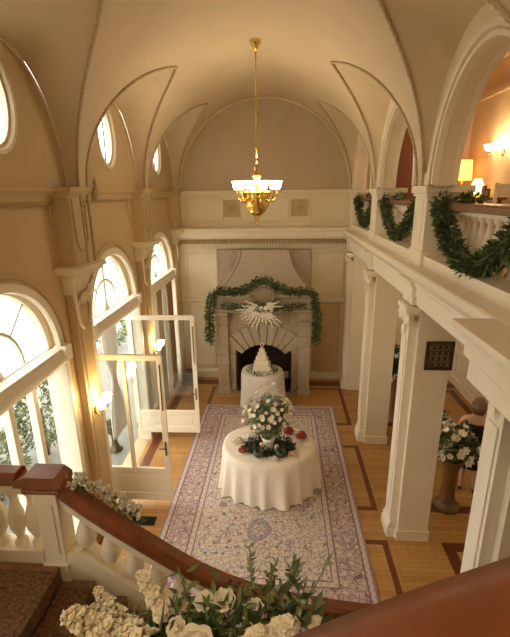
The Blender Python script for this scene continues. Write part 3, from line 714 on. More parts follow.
# balusters
bprof = [(.05, 0), (.05, .03), (.035, .05), (.03, .07), (.055, .13), (.062, .19), (.052, .27), (.032, .37), (.026, .42), (.036, .44), (.05, .46), (.05, .5)]
proto = None
for i, (a, b) in enumerate(zip(GP, GP[1:])):
    y0, y1 = b + .25, a - .25
    t = thing('gallery_balustrade', 'white turned gallery balustrade with brown rail, ' + ('farthest bay by the end wall', 'middle bay', 'nearest bay in front of the lamps')[i], 'balustrade', (1.97, (y0 + y1) / 2, 4.17), group='gallery balustrade bays')
    hl = (y1 - y0) / 2
    m = MB(); m.prism([(-.17, .53), (-.17, .585), (-.14, .605), (.16, .605), (.18, .585), (.18, .53)], 'y', -hl - .02, hl + .02); m.build('handrail', M['woodbrown'], t, bevel=.004)
    m = MB(); m.box(-.10, .10, -hl, hl, .49, .535); m.build('top_rail', M['white'], t)
    nb = 13
    for q in range(nb):
        yy = lerp(-hl + .1, hl - .1, q / (nb - 1))
        if proto is None:
            m = MB(); m.lathe(bprof, 14); proto = m.build('baluster', M['white'], t); proto.location = (0, yy, 0)
        else: dup_part(proto, t, (0, yy, 0))
# swags
def swag(a, b, low, label, n, x=1.77, r=.075):
    ya, yb = a - .32, b + .32
    pts = [(x + .08, ya + .02, 4.62), (x + .03, ya - .01, 4.79)] + [(x - .02, lerp(ya - .05, yb + .05, q / 14), 4.78 - (4.78 - low) * (1 - abs(2 * q / 14 - 1) ** 1.7)) for q in range(15)] + [(x + .03, yb + .01, 4.79), (x + .08, yb - .02, 4.62)]
    m = MB(); m.tube(pts, .03, 6, 0); leafy_path(m, pts, r, n, .075, .028, (0, 0, 1), .3)
    p2 = [(1.97, lerp(ya, yb, q / 8), 4.80) for q in range(9)]
    leafy_path(m, p2[:3], .07, n // 12, .07, .028, (0, 0, 1)); leafy_path(m, p2[-3:], .07, n // 12, .07, .028, (0, 0, 1))
    tag(m.build('garland_swag', [M['leaf'], M['leaf2']], loc=pts[8], fix=False), label, 'garland', 'green swags on the gallery')
swag(GP[0], GP[1], 4.27, 'green swag hanging in the farthest gallery bay beside the end wall', 1300)
swag(GP[1], GP[2], 4.27, 'green swag hanging in the middle gallery bay', 1600)
swag(GP[2], GP[3], 4.22, 'green swag hanging in the nearest gallery bay in front of lamps', 2600, r=.10)

# grille on the third pier (camera-side face)
t = thing('wall_grille', 'square bronze scrollwork grille high on the pier face', 'grille', (2.0, COLS[2] - .215, 2.91)); t['kind'] = 'thing'
m = MB(); s_ = .155; m.box(-s_, s_, -.012, .0, -s_ - .02, s_ + .02); m.build('backing', M['stonedark'], t)
m = MB(); wall_frame(m, -s_, s_, -s_ - .02, s_ + .02, .03, -.005)
for q in range(4):
    for r_ in range(4):
        cx, cz = -.108 + q * .072, -.12 + r_ * .08
        m.tube([(cx + .026 * cos(a * PI / 6), -.022, cz + .028 * sin(a * PI / 6)) for a in range(13)], .0065, 5)
for q in range(-2, 3): m.bar((q * .072, -.02, -s_), (q * .072, -.02, s_), .008, .008)
m.build('scrollwork', M['bronze'], t)

# gallery interior: lamps, sconce, picture frames, door, chair back
hmould2 = MB(); hmould2.box(XG - .06, XG, YN, YF, 6.75, 6.85); struct(hmould2.build('trim_%d' % k, M['orange']), 'picture rail high on the gallery wall', 'trim'); k += 1
CT_Y = 9.4
t = thing('console_table', 'narrow wooden console table against gallery wall under the lamps', 'table', (4.03, 9.45, ZG - .02))
m = MB(); m.box(-.25, .25, -.95, .95, .70, .74); m.build('top', M['woodbrown'], t, bevel=.005)
for sx in (-1, 1):
    for sy in (-1, 1): m = MB(); m.lathe([(.02, 0), (.03, .1), (.02, .35), (.035, .6), (.03, .7)], 10, (sx * .2, sy * .78, 0)); m.build('leg', M['woodbrown'], t)
def lamp(name, label, loc, shm, r0, r1, hh, body):
    t = thing(name, label, 'lamp', loc)
    m = MB(); m.lathe([(0, 0), (.09, 0), (.09, .02), (.03, .04), (.05, body * .5), (.03, body * .8), (.012, body)], 14); m.build('base', M['brass'], t)
    m = MB(); m.lathe([(r0, body - .02), (r1, body - .02 + hh)], 24); o = m.build('lamp_shade', shm, t); sd = o.modifiers.new('t', 'SOLIDIFY'); sd.thickness = .004
    return t
lamp('table_lamp', 'table lamp with glowing amber drum shade in the gallery', (4.0, 10.0, ZG + .72), M['shadeo'], .20, .17, .42, .37)
lamp('table_lamp', 'low table lamp with glowing cream cone shade, below the amber one', (3.98, 9.15, ZG + .72), M['shadew'], .19, .07, .30, .08)
for q, (y, h_, lb) in enumerate(((8.78, .22, 'taller dark photo frame on the gallery console'), (8.62, .16, 'shorter dark photo frame on the gallery console'))):
    m = MB(); m.box(3.95, 3.97, y - .07, y + .07, ZG + .72, ZG + .72 + h_); m.box(3.93, 3.95, y - .05, y + .05, ZG + .75, ZG + .69 + h_, 1); tag(m.build('photo_frame', [M['photo'], M['stonelight']], loc=(3.95, y, ZG + .72)), lb, 'photo frame', 'frames on the console')
def sconce(label, loc, dirx, emat, n=2, group=None, sc=1.0):
    t = thing('wall_sconce', label, 'wall light', loc, group=group); s = dirx
    m = MB(); m.lathe([(0, 0), (.05, .0), (.055, .012), (.03, .02), (0, .025)], 14, rot=Matrix.Rotation(s * PI / 2, 3, 'Y'), sx=1.6); m.build('back_plate', M['brass'], t)
    for q in range(n):
        yy = (q - (n - 1) / 2) * .20 * sc
        m = MB(); m.tube(smooth_path([(s * .01, 0, 0), (s * .06, yy * .5, -.05), (s * .13, yy, -.04), (s * .14, yy, .03)]), .009, 6); m.lathe([(.0, .02), (.03, .03), (.03, .045), (0, .05)], 10, (s * .14, yy, 0)); m.build('arm', M['brass'], t)
        m = MB(); m.lathe([(.025, .045), (.05 * sc, .07), (.062 * sc, .11), (.058 * sc, .14), (.072 * sc, .165)], 16, (s * .14, yy, 0), mod=lambda a, z: 1 + .06 * sin(a * 6) * max(0, (z - .1) * 12)); m.build('shade', emat, t)
    return t
sconce('brass wall sconce glowing on the pilaster by the near terrace door', (XW + .115, 5.12, 2.02), 1, M['bulb'], 2, 'sconces on the window wall')
sconce('brass wall sconce glowing on the pilaster behind the far terrace door', (XW + .115, 7.87, 1.84), 1, M['bulb'], 2, 'sconces on the window wall')
sconce('brass wall sconce with bright shades on the apricot gallery wall', (XG, 9.0, 5.62), -1, M['bulb'], 3, sc=1.5)
t = thing('door_4', 'tall red brown door at the far end of the gallery', 'door', (2.98, YF, ZG)); t['kind'] = 'structure'
m = MB(); m.box(-.42, .42, -.05, 0, 0, 2.5); m.box(-.32, .32, -.06, -.04, .2, 1.1); m.box(-.32, .32, -.06, -.04, 1.3, 2.3); m.build('door_leaf', M['reddoor'], t)
m = MB(); m.box(-.5, -.42, -.08, 0, 0, 2.58); m.box(.42, .5, -.08, 0, 0, 2.58); m.box(-.5, .5, -.08, 0, 2.5, 2.58); m.build('frame', M['woodbrown'], t)
t = thing('side_chair', 'white painted chair behind the gallery rail at the right edge', 'chair', (3.3, 6.4, ZG - .02), -.4)
m = MB(); m.box(-.24, .24, -.24, .24, .42, .47); m.build('seat', M['white'], t, bevel=.01)
m = MB(); m.box(-.24, .24, .21, .25, .80, .96); m.box(-.24, -.19, .2, .25, .45, .98); m.box(.19, .24, .2, .25, .45, .98); m.build('backrest', M['white'], t, bevel=.008)
for sx in (-1, 1):
    for sy in (-1, 1): m = MB(); m.lathe([(.015, 0), (.025, .42)], 8, (sx * .2, sy * .2, 0)); m.build('leg', M['white'], t)

# aisle wall: doors, panels
for q, (y, lb) in enumerate(((7.9, 'grey white double door in the aisle wall behind the guest'), (5.2, 'grey white door in the aisle wall near the stair'))):
    t = thing('door_%d' % (5 + q), lb, 'door', (XE, y, 0)); t['kind'] = 'structure'
    for sy in (-1, 1):
        m = MB(); m.box(-.05, 0, sy * .28 - .27, sy * .28 + .27, .02, 2.4); m.box(-.065, -.04, sy * .28 - .19, sy * .28 + .19, .25, 1.0); m.box(-.065, -.04, sy * .28 - .19, sy * .28 + .19, 1.15, 2.25)
        m.build('door_leaf', M['doorwhite'], t, bevel=.006)
    m = MB(); m.box(-.09, 0, -.65, -.56, 0, 2.5); m.box(-.09, 0, .56, .65, 0, 2.5); m.box(-.09, 0, -.65, .65, 2.41, 2.52); m.build('frame', M['white'], t)
m = MB()
for a, b in ((8.7, 10.4), (5.95, 7.15), (3.2, 4.5)):
    for z0, z1 in ((.3, .9), (1.05, 3.2)):
        m.box(XE - .03, XE, a, b, z0, z0 + .05); m.box(XE - .03, XE, a, b, z1 - .05, z1); m.box(XE - .03, XE, a, a + .05, z0, z1); m.box(XE - .03, XE, b - .05, b, z0, z1)
struct(m.build('trim_%d' % k, M['white'], bevel=.006), 'raised panel mouldings on the aisle wall', 'trim'); k += 1
m = MB(); m.box(XE - .04, XE, YN, YF, 0, .2); struct(m.build('baseboard_right', M['white']), 'white baseboard of the aisle wall', 'baseboard')
m = MB(); m.box(XE - .02, XE, 6.44, 6.66, 2.25, 2.5)
for q in range(5): m.box(XE - .03, XE - .015, 6.46, 6.64, 2.27 + q * .045, 2.29 + q * .045)
tag(m.build('air_vent', M['doorwhite'], loc=(XE, 6.55, 2.25)), 'small grey air vent on the aisle wall above the guest', 'vent')

# ------------------------------------------------------------------ rug and tables
RX0, RX1, RY0, RY1 = -1.80, 1.26, 3.72, 9.0
m = MB(); hw, hl = (RX1 - RX0) / 2, (RY1 - RY0) / 2; m.box(-hw, hw, -hl, hl, 0.0, .014)
o = m.build('rug', rug_material(hw, hl), bevel=.004); o.location = ((RX0 + RX1) / 2, (RY0 + RY1) / 2, 0.001); tag(o, 'large patterned rug in mauve and beige with floral borders', 'rug')

def table(label, loc, rx, ry, h):
    t = thing('round_table', label, 'table', loc)
    m = MB(); m.lathe([(0, h - .03), (rx, h - .03), (rx + .005, h - .015), (rx, h), (0, h)], 40, sy=ry / rx); m.build('tabletop', M['woodbrown'], t)
    m = MB(); m.lathe([(.0, .0), (.30, .0), (.28, .04), (.07, .10), (.05, .4), (.07, h - .06), (.2, h - .03)], 20); m.build('pedestal', M['woodbrown'], t)
def draped(label, loc, rx, ry, h, z0, nf, amp, mt, flare, name='tablecloth'):
    def fn(u, v_):
        a = u * 2 * PI
        if v_ < .35: q = v_ / .35; return ((rx + .012) * q * cos(a), (ry + .012) * q * sin(a), h + .012)
        q = (v_ - .35) / .65; fo = (.5 + .5 * sin(a * nf + .9 * sin(a * 3) + .5 * sin(a * 7))) ** 1.5 * (.7 + .3 * sin(a * 5 + 2))
        rr = 1 + .012 + q * (flare * .08 + flare * fo) ; bul = .03 * math.sin(min(q * 12, PI / 2))
        wob = 1 + .01 * sin(a * 5 + 1)
        return ((rx + .012 + bul) * rr * cos(a) * wob, (ry + .012 + bul) * rr * sin(a) * wob, lerp(h - .0, z0 + .012 * sin(a * nf * 2), q ** .95) if q > .02 else h + .012)
    m = MB(); m.grid(fn, 260, 40, cu=True); o = m.build(name, mt, fix=True); o.location = loc; tag(o, label, 'tablecloth'); return o
TC = (-.19, 6.24, .015)
table('round table beneath the ivory cloth in the middle of the rug', TC, .76, .62, .75)
draped('ivory floor length cloth falling in folds over the round table on the rug', TC, .76, .62, .75, .015, 19, .05, M['cloth'], .15)
CT = (-.43, 9.12, 0.0)
table('small round table beneath the lace cloth in front of the fireplace', CT, .46, .42, .86)
draped('pale lace cloth over the small cake table before the fireplace', CT, .46, .42, .86, .02, 13, .04, M['lace'], .13)

# cake
zc = .87
t = thing('wedding_cake', 'white four tier wedding cake on the lace covered table', 'cake', (CT[0], CT[1] - .02, zc))
m = MB(); m.lathe([(0, 0), (.26, 0), (.27, .01), (.25, .02), (0, .02)], 28); m.build('cake_board', M['china'], t)
z = .02
for q, (w_, h_) in enumerate(((.20, .16), (.15, .14), (.105, .12), (.065, .11))):
    m = MB(); m.box(-w_, w_, -w_, w_, z, z + h_); m.build('tier', M['cake'], t, bevel=.012)
    m = MB()
    for s in range(4):
        for e in range(int(w_ / .014)):
            p = -w_ + e * .028 + .014; x, y = ((p, -w_), (p, w_), (-w_, p), (w_, p))[s]; m.ball((x * 1.02, y * 1.02, z + .012), .013, 6, 5)
    m.build('piped_border', M['petal'], t)
    z += h_
m = MB(); m.lathe([(.03, z), (.035, z + .02), (.012, z + .04), (.012, z + .06)], 12); m.tube([(.035 * cos(a * PI / 8), 0, z + .10 + .045 * sin(a * PI / 8)) for a in range(17)], .010, 6); m.build('cake_topper', M['petal'], t)
m = MB(); pts = [(CT[0] + .31 * cos(a * PI / 12), CT[1] - .02 + .29 * sin(a * PI / 12), zc + .03) for a in range(25)]; leafy_path(m, pts, .05, 420, .06, .025, (0, 1, 2))
for a in range(22): m.ball(Vector(pts[a]) + Vector((rnd(-.03, .03), rnd(-.03, .03), .03)), .022, 6, 5, 3)
tag(m.build('leaf_ring', [M['sage'], M['leaf2'], M['leaf'], M['petal']], loc=(CT[0], CT[1], zc), fix=False), 'ring of leaves and white buds around the wedding cake', 'greenery')

# big table: bouquet, vase, dishes
tz = TC[2] + .757; bx, by = -.19, 6.12
m = MB(); m.lathe([(0, 0), (.10, 0), (.11, .02), (.085, .05), (.10, .14), (.13, .22), (.12, .22), (.09, .12), (0, .05)], 22); o = m.build('vase', M['china']); o.location = (bx, by, tz + .012); tag(o, 'white vase under the tall bouquet on the round table', 'vase')
bl = MB()
for a in range(6):
    a_ = a * PI / 3
    bl.grid(lambda u, v_: (lambda r_, w2, h2: (r_ * cos(a_) - w2 * sin(a_), r_ * sin(a_) + w2 * cos(a_), h2))(.032 * v_, (u - .5) * .036 * sin(v_ * PI * .8 + .5), .028 * v_ ** 1.5), 4, 4)
bl.ball((0, 0, .008), .014, 7, 5); 
t = thing('bouquet', 'tall bouquet of white blossoms and leaves in the white vase on the round table', 'bouquet', (bx, by, tz + .24))
m = MB()
for q in range(110):
    d = rdir(); rr = rnd(.35, .98); p = Vector((d.x * .37 * rr, d.y * .34 * rr, .40 + d.z * .42 * rr))
    m.tube([(0, 0, -.14), p * .45 + Vector((0, 0, .02)), p], .004, 4, 0); leafy_path(m, [p * .72, p], .055, 26, .07, .024, (0, 0, 1), -.4)
m.build('foliage', [M['sage'], M['leaf2']], t, fix=False)
bp = None
for q in range(96):
    a = q * 2.39996; e = math.sqrt((q + .5) / 96); el = 1 - e * 1.05
    p = Vector((.37 * math.sqrt(max(0, 1 - el * el)) * cos(a), .34 * math.sqrt(max(0, 1 - el * el)) * sin(a), .36 + .44 * el)) + rdir() * .06
    if q > 84: p = Vector((rnd(-.1, .1), rnd(-.12, .12), .86 + rnd(-.06, .14)))
    d = (p - Vector((0, 0, .2))).normalized()
    if bp is None: bp = bl.build('blossom', M['petal'], t); bp.location = p; bp.rotation_mode = 'QUATERNION'; bp.rotation_quaternion = aim(d); bp.scale = (1.2,) * 3
    else: dup_part(bp, t, p, aim(d + rdir() * .4), rnd(.9, 1.6))
m = MB(); pts = [(bx + .37 * cos(a * PI / 12), by + .20 * sin(a * PI / 12), tz + .03) for a in range(25)]; leafy_path(m, pts, .085, 600, .08, .038)
tag(m.build('leaf_wreath', [M['pot'], M['leaf']], loc=(bx, by, tz), fix=False), 'dark green leaf wreath lying round the foot of the white vase', 'greenery')
m = MB(); m.lathe([(0, 0), (.40, 0), (.43, .012), (.44, .03), (.42, .03), (.40, .014), (0, .01)], 36, sy=.56); o = m.build('tray', M['pot']); o.location = (bx + .02, by - .02, tz); tag(o, 'dark green oval tray under the vase and leaf wreath on the round table', 'tray')
def dish(label, x, y, r, fill, cat='dish', name='serving_dish', n=0, grp='dishes on the round table'):
    t = thing(name, label, cat, (x, y, tz), group=grp)
    m = MB(); m.lathe([(0, 0), (r * .6, 0), (r * .7, .006), (r, .02), (r, .026), (r * .68, .014), (0, .012)], 24); m.build('plate', M['china'], t)
    for q in range(n):
        m = MB(); a = q * 2.4; rr = r * .55 * math.sqrt(q / max(n, 1)); m.ball((rr * cos(a), rr * sin(a), .035 + max(0, (n - 14) * .004) * (1 - q / max(n, 1)) + rnd(0, .02)), .026, 8, 6, sc=(1, 1, .8)); m.build('morsel', fill, t)
dish('white plate of red fruit on right back of round table', .38, 6.42, .15, M['berry'], n=34)
dish('second white plate of red fruit, right of the bouquet', .16, 6.56, .15, M['berry'], n=34)
dish('white plate of pale pastries at the left edge of round table', -.76, 6.28, .12, M['petalc'], n=8)
dish('white plate of cream pastries behind left of the bouquet', -.52, 6.45, .13, M['petalc'], n=8)
dish('empty white plate at the right edge of the round table', .48, 6.20, .11, M['cake'], n=0)
dish('small plate of red fruit left front of the wreath', -.62, 5.98, .10, M['berry'], n=14)
dish('small white plate of rolls at the right front of round table', .20, 5.92, .10, M['petalp'], n=6)
dish('small white plate with icing cakes at the front of the wreath', -.10, 5.78, .09, M['cake'], n=6)
for q, (x, y, lb) in enumerate(((-.34, 5.86, 'dark green glazed pot left of the vase on the round table'), (.02, 5.88, 'dark green glazed pot right of the vase on the round table'))):
    m = MB(); m.lathe([(0, 0), (.06, 0), (.085, .04), (.09, .09), (.07, .11), (.06, .11), (.05, .05), (0, .03)], 18); o = m.build('pot', M['leaf']); o.location = (x, y, tz + .015); tag(o, lb, 'pot', 'dark pots on the round table')
for q, (x, y, lb) in enumerate(((-.30, 6.02, 'ivory pillar candle beside the vase, window side'), (-.05, 5.98, 'ivory pillar candle beside the vase, aisle side'))):
    m = MB(); m.lathe([(0, 0), (.035, 0), (.035, .13), (.03, .14), (0, .135)], 14); m.tube([(0, 0, .135), (0, .003, .155)], .003, 5); o = m.build('candle', M['petalp']); o.location = (x, y, tz + .012); tag(o, lb, 'candle', 'candles by the vase')

# ------------------------------------------------------------------ chandelier
CX, CY = -.39, 6.95
t = thing('chandelier', 'brass chandelier with ring of white shades hanging from the vault', 'chandelier', (CX, CY, 4.35))
m = MB(); m.lathe([(0, 2.69), (.09, 2.68), (.085, 2.64), (.04, 2.60), (.015, 2.54), (0, 2.54)], 18); m.build('ceiling_canopy', M['brass'], t)
m = MB(); m.tube([(0, 0, .80), (0, 0, 2.60)], .011, 8)
for z in (1.05, 1.22, 1.72): m.lathe([(.01, z - .03), (.028, z), (.01, z + .03)], 10)
m.build('stem', M['brass'], t)
m = MB(); m.lathe([(0, .62), (.03, .62), (.055, .68), (.03, .74), (.07, .80), (.075, .84), (.03, .88), (.05, .93), (.02, .98), (0, 1.0)], 16); m.build('hub', M['brass'], t)
m = MB(); m.lathe([(0, .19), (.05, .20), (.13, .26), (.19, .36), (.215, .47), (.21, .54), (.225, .56), (.20, .58), (.10, .61), (0, .62)], 36, mod=lambda a, z: 1 + .03 * sin(a * 12)); m.build('bowl', M['brass'], t)
m = MB(); m.lathe([(0, 0), (.012, .01), (.02, .05), (.012, .08), (.035, .12), (.02, .15), (.045, .19), (0, .22)], 12); m.build('finial', M['brass'], t)
NA = 10; arm0 = None
for q in range(NA):
    a = q / NA * 2 * PI; rz = Matrix.Rotation(a, 3, 'Z').to_quaternion()
    if arm0 is None:
        m = MB(); m.tube(smooth_path([(.17, 0, .52), (.22, 0, .44), (.30, 0, .47), (.325, 0, .56), (.325, 0, .60)]), .010, 6); m.lathe([(0, .585), (.03, .59), (.035, .605), (0, .61)], 10, (.325, 0, 0)); m.ball((.25, 0, .43), .022, 8, 6)
        arm0 = m.build('arm', M['brass'], t)
        m = MB(); m.lathe([(.026, .605), (.05, .62), (.062, .66), (.066, .70), (.088, .735)], 16, (.325, 0, 0), mod=lambda b, z: 1 + .07 * sin(b * 6) * max(0, (z - .66) * 14)); sh0 = m.build('shade', M['shade'], arm0)
    else:
        c = dup_part(arm0, t, (0, 0, 0), rz); dup_part(sh0, c)
# ------------------------------------------------------------------ aisle flowers, guest
def stand_arrangement(label_p, label_f, loc, ph, seed, sc=1.0):
    random.seed(seed)
    t = thing('pedestal', label_p, 'pedestal', loc, group='flower pedestals in the aisle')
    m = MB(); m.lathe([(0, 0), (.20, 0), (.20, .05), (.15, .09), (.11, .16), (.10, ph * .5), (.12, ph * .8), (.17, ph - .05), (.18, ph)], 20); m.lathe([(0, ph), (.16, ph), (0, ph)], 12); m.build('shaft', M['woodbrown'], t)
    m = MB(); m.lathe([(.0, ph), (.09, ph), (.05, ph + .05), (.12, ph + .13), (.16, ph + .22), (.14, ph + .22), (0, ph + .1)], 18); m.build('bowl', M['bronze'], t)
    f = thing('flower_arrangement', label_f, 'flowers', (loc[0], loc[1], loc[2] + ph + .2), group='large aisle flower arrangements')
    m = MB()
    for q in range(40):
        d = rdir(); d.z = abs(d.z) * 1.1 - .25; L = rnd(.35, .62) * sc; m.tube([(0, 0, 0), d * L], .006, 4, 0); leafy_path(m, [d * L * .2, d * L], .09, 30, .13, .045, (0, 0, 1), 0)
    m.build('foliage', [M['leaf'], M['leaf2']], f, fix=False)
    for q in range(46):
        d = rdir(); d.z = abs(d.z) * 1.1 - .3; p = d * rnd(.34, .62) * sc; k2 = rnd(1.5, 2.6); c = bp.copy(); C.objects.link(c); c.parent = f; c.location = p; c.rotation_mode = 'QUATERNION'; c.rotation_quaternion = aim(d); c.scale = (k2,) * 3
        c.name = 'blossom'
        if q % 4 == 0: c.material_slots[0].link = 'OBJECT'; c.material_slots[0].material = M['petalc']
stand_arrangement('turned wooden pedestal behind the grille pier, nearer the stair', 'large white flower arrangement in front of the guest, behind the grille pier', (2.70, 5.78, 0), .92, 3, .68)
stand_arrangement('turned wooden pedestal seen between the two middle piers', 'large white flower arrangement seen between the two middle piers', (2.50, 8.45, 0), 1.1, 5, .95)
stand_arrangement('turned wooden pedestal deeper in the aisle behind the grille pier', 'low white flower arrangement deeper in the aisle behind the grille pier', (2.75, 7.0, 0), .6, 11, .62)

def skin_mesh(name, verts, edges, radii, mt, parent, sub=2, root=0):
    me = bpy.data.meshes.new(name); me.from_pydata(verts, edges, []); o = bpy.data.objects.new(name, me); C.objects.link(o); o.parent = parent
    me.materials.append(mt); s = o.modifiers.new('skin', 'SKIN'); s.use_smooth_shade = True
    for i, r in enumerate(radii):
        d = me.skin_vertices[0].data[i]; d.radius = (r, r) if isinstance(r, (int, float)) else r; d.use_root = (i == root)
    b = o.modifiers.new('sub', 'SUBSURF'); b.levels = sub; b.render_levels = sub
    return o
random.seed(21)
P = thing('person', 'woman in a strapless black dress standing in the aisle behind flowers', 'person', (3.19, 6.2, 0), 2.75)
V = []; Ed = []; Rr = []
def chain(pts, start=None):
    prev = start
    for p, r in pts:
        V.append(p); Rr.append(r); i = len(V) - 1
        if prev is not None: Ed.append((prev, i))
        prev = i
    return prev
chain([((0, 0, .92), (.15, .11))])
top = chain([((0, .0, 1.05), (.125, .09)), ((0, .01, 1.2), (.135, .095)), ((0, .01, 1.34), (.13, .085)), ((0, .0, 1.41), (.08, .06)), ((0, -.005, 1.46), .046), ((0, -.01, 1.52), .05), ((0, -.015, 1.59), (.074, .09)), ((0, -.01, 1.66), (.07, .085)), ((0, -.005, 1.70), (.04, .045))], 0)
for s in (-1, 1):
    chain([((s * .10, 0, .86), .095), ((s * .10, -.01, .66), .082), ((s * .10, -.015, .48), .056), ((s * .10, .01, .36), .055), ((s * .10, .02, .12), .034), ((s * .10, .02, .06), .036), ((s * .105, -.06, .03), .033), ((s * .11, -.14, .022), .026)], 0)
    sh = chain([((s * .12, .01, 1.375), .06), ((s * .185, .01, 1.34), .052), ((s * .225, .0, 1.20), .044), ((s * .245, -.01, 1.07), .036), ((s * .20, -.13, 1.0), .034), ((s * .15, -.22, .97), .024)], 3)
    pw = chain([((s * .135, -.25, .965), (.030, .018)), ((s * .12, -.29, .96), (.032, .014))], sh)
    for q in range(4):
        o_ = (q - 1.5) * .017; L = (.055, .068, .072, .06)[q]
        chain([((s * .115, -.305, .96 + o_), .0085), ((s * (.115 - L * .4), -.305 - L * .6, .957 + o_), .008), ((s * (.11 - L * .9), -.305 - L * .85, .953 + o_), .0068)], pw)
    chain([((s * .125, -.265, .99), .010), ((s * .10, -.285, 1.015), .009)], pw - 1)
body = skin_mesh('body', V, Ed, Rr, M['skin'], P)
m = MB(); m.lathe([(.135, 1.30), (.150, 1.24), (.130, 1.08), (.168, .92), (.19, .75), (.21, .55), (.215, .50), (.20, .50)], 40, sy=.80, mod=lambda a, z: 1 + .03 * sin(a * 9) * max(0, min(1, (1.0 - z) * 2))); m.build('dress', M['black'], P)
m = MB(); m.ball((0, .016, 1.645), .098, 18, 14, sc=(.90, 1.0, 1.04)); m.ball((0, .075, 1.58), .07, 14, 10, sc=(1, .8, 1.4))
for q in range(14): a = lerp(-.2, PI + .2, q / 13); m.tube([(.085 * cos(a), .02 + .07 * sin(a), 1.66), (.095 * cos(a), .03 + .08 * sin(a), 1.58), (.075 * cos(a), .04 + .075 * sin(a), 1.48)], [.02, .024, .012], 6)
m.build('hair', M['hair'], P)
for s in (-1, 1): m = MB(); m.ball((s * .032, -.092, 1.605), .011, 8, 6); m.build('eye', M['china'], P)
m = MB(); m.prism([(-.105, 1.60), (-.125, 1.57), (-.10, 1.562)], 'x', -.011, .011); m.build('nose', M['skin'], P)
m = MB(); m.ball((0, -.098, 1.535), .02, 10, 6, sc=(1, .4, .35)); m.build('lips', M['petalp'], P)
for s in (-1, 1):
    m = MB(); m.ball((s * .105, -.05, .035), .05, 12, 8, sc=(.75, 2.1, .62)); m.box(s * .105 - .012, s * .105 + .012, .03, .055, 0, .04); m.build('shoe', M['black'], P)

# ------------------------------------------------------------------ stair: landing, flights, rails
SX0, SZ0, RUN, RISE = -1.92, 1.80, .27, .165
st = thing('staircase', 'dark carpeted staircase dropping from the landing beside the windows', 'stairs', (0, 0, 0)); st['kind'] = 'structure'
m = MB(); m.box(XW, SX0, -.9, 2.78, SZ0 - .2, SZ0 - .015); nst = 10
for q in range(nst):
    z = SZ0 - (q + 1) * RISE; x = SX0 + q * RUN; m.box(x, x + RUN + .02, 1.0, 2.78, max(0, z - .3), z - .015)
m.build('treads', M['woodbrown'], st)
m = MB(); m.box(XW + .02, SX0 + .02, .5, 2.70, SZ0 - .015, SZ0, 0)
for q in range(nst):
    z = SZ0 - (q + 1) * RISE; x = SX0 + q * RUN; m.box(x, x + RUN + .02, 1.05, 2.70, z - .015, z); m.box(x - .005, x + .012, 1.05, 2.70, z, z + RISE - .015)
m.build('stair_carpet', M['carpet'], st, bevel=.006)
for q in range(nst):
    m = MB(); x = SX0 + q * RUN + .025; z = SZ0 - (q + 1) * RISE + .012; m.tube([(x, 1.1, z), (x, 2.66, z)], .007, 6)
    m.build('carpet_rod', M['bronze'], st)
m = MB()
for q in range(12):
    z = SZ0 + (q + 1) * RISE; x = SX0 + q * RUN; m.box(x, x + RUN + .02, -.95, .30, z - .3, z)
m.build('upper_treads', M['woodbrown'], st)
# lower balustrade: pedestal, curving rail, balusters, closed string
HR = [(-.075, -.06), (.075, -.06), (.09, -.02), (.085, .03), (.05, .06), (-.05, .06), (-.085, .03), (-.09, -.02)]
lb = thing('stair_balustrade', 'cream stair balustrade with mahogany rail descending from the landing post', 'balustrade', (-1.95, 2.88, SZ0))
o_ = Vector((-1.95, 2.88, SZ0))
rail = smooth_path([Vector(p) - o_ for p in ((-2.05, 2.88, 2.62), (-1.86, 2.88, 2.58), (-1.78, 2.88, 2.47), (-1.55, 2.88, 2.27), (-1.25, 2.885, 2.03), (-.71, 2.93, 1.60), (-.15, 3.04, 1.23), (.42, 3.22, .90), (1.0, 3.45, .56))], 8)
m = MB(); m.sweep(rail[6:], HR, smooth=False); m.build('handrail', M['wood'], lb, bevel=.006)
m = MB(); m.sweep([Vector((XW - .0, 2.88, 2.63)) - o_, Vector((-2.2, 2.88, 2.63)) - o_], HR); m.build('landing_rail', M['wood'], lb, bevel=.006)
m = MB(); m.box(-.19, .14, -.12, .12, .73, .77); m.prism([(-.27, .77), (-.27, .83), (-.16, .88), (.10, .88), (.16, .83), (.16, .77)], 'y', -.10, .10); m.build('post_cap', M['wood'], lb, bevel=.012)
m = MB(); m.box(-.10, .09, -.10, .10, -.35, .73); m.box(-.12, .11, -.12, .12, -.35, -.0); m.box(-.06, .05, -.112, -.10, .1, .62); m.build('newel_post', M['cream'], lb, bevel=.008)
m = MB(); m.sweep([p + Vector((0, 0, -.66)) for p in rail[11:]], [(-.09, -.42), (.09, -.42), (.09, .10), (.07, .13), (-.07, .13), (-.09, .10)]); m.build('string', M['cream'], lb)
m = MB(); m.sweep([p + Vector((0, 0, -.10)) for p in rail[11:]], [(-.06, -.05), (.06, -.05), (.06, .05), (-.06, .05)]); m.build('rail_bed', M['cream'], lb)
sbal = [(.055, -.02), (.055, .05), (.035, .07), (.03, .10), (.068, .20), (.075, .27), (.06, .36), (.035, .46), (.03, .52), (.045, .55), (.055, .57), (.055, .66)]
m = MB(); m.lathe(sbal, 16); sb0 = None
L = 0; nxt = .13
for a, b in zip(rail[11:], rail[12:]):
    d = math.hypot((b - a).x, (b - a).y)
    while nxt <= L + d:
        p = a.lerp(b, (nxt - L) / d) + Vector((0, 0, -.56))
        if sb0 is None: sb0 = m.build('baluster', M['cream'], lb); sb0.location = p; sb0.scale = (1.2, 1.2, .76)
        else: dup_part(sb0, lb, p)
        nxt += .20
    L += d
for x in (-.70, -.53, -.36, -.2): dup_part(sb0, lb, (x, 0, .1), sc=1)
m = MB(); m.box(-.77, -.12, -.09, .09, -.3, .11); m.build('landing_string', M['cream'], lb)
m = MB(); m.box(-.77, -.12, -.06, .06, .68, .77); m.build('landing_rail_bed', M['cream'], lb)
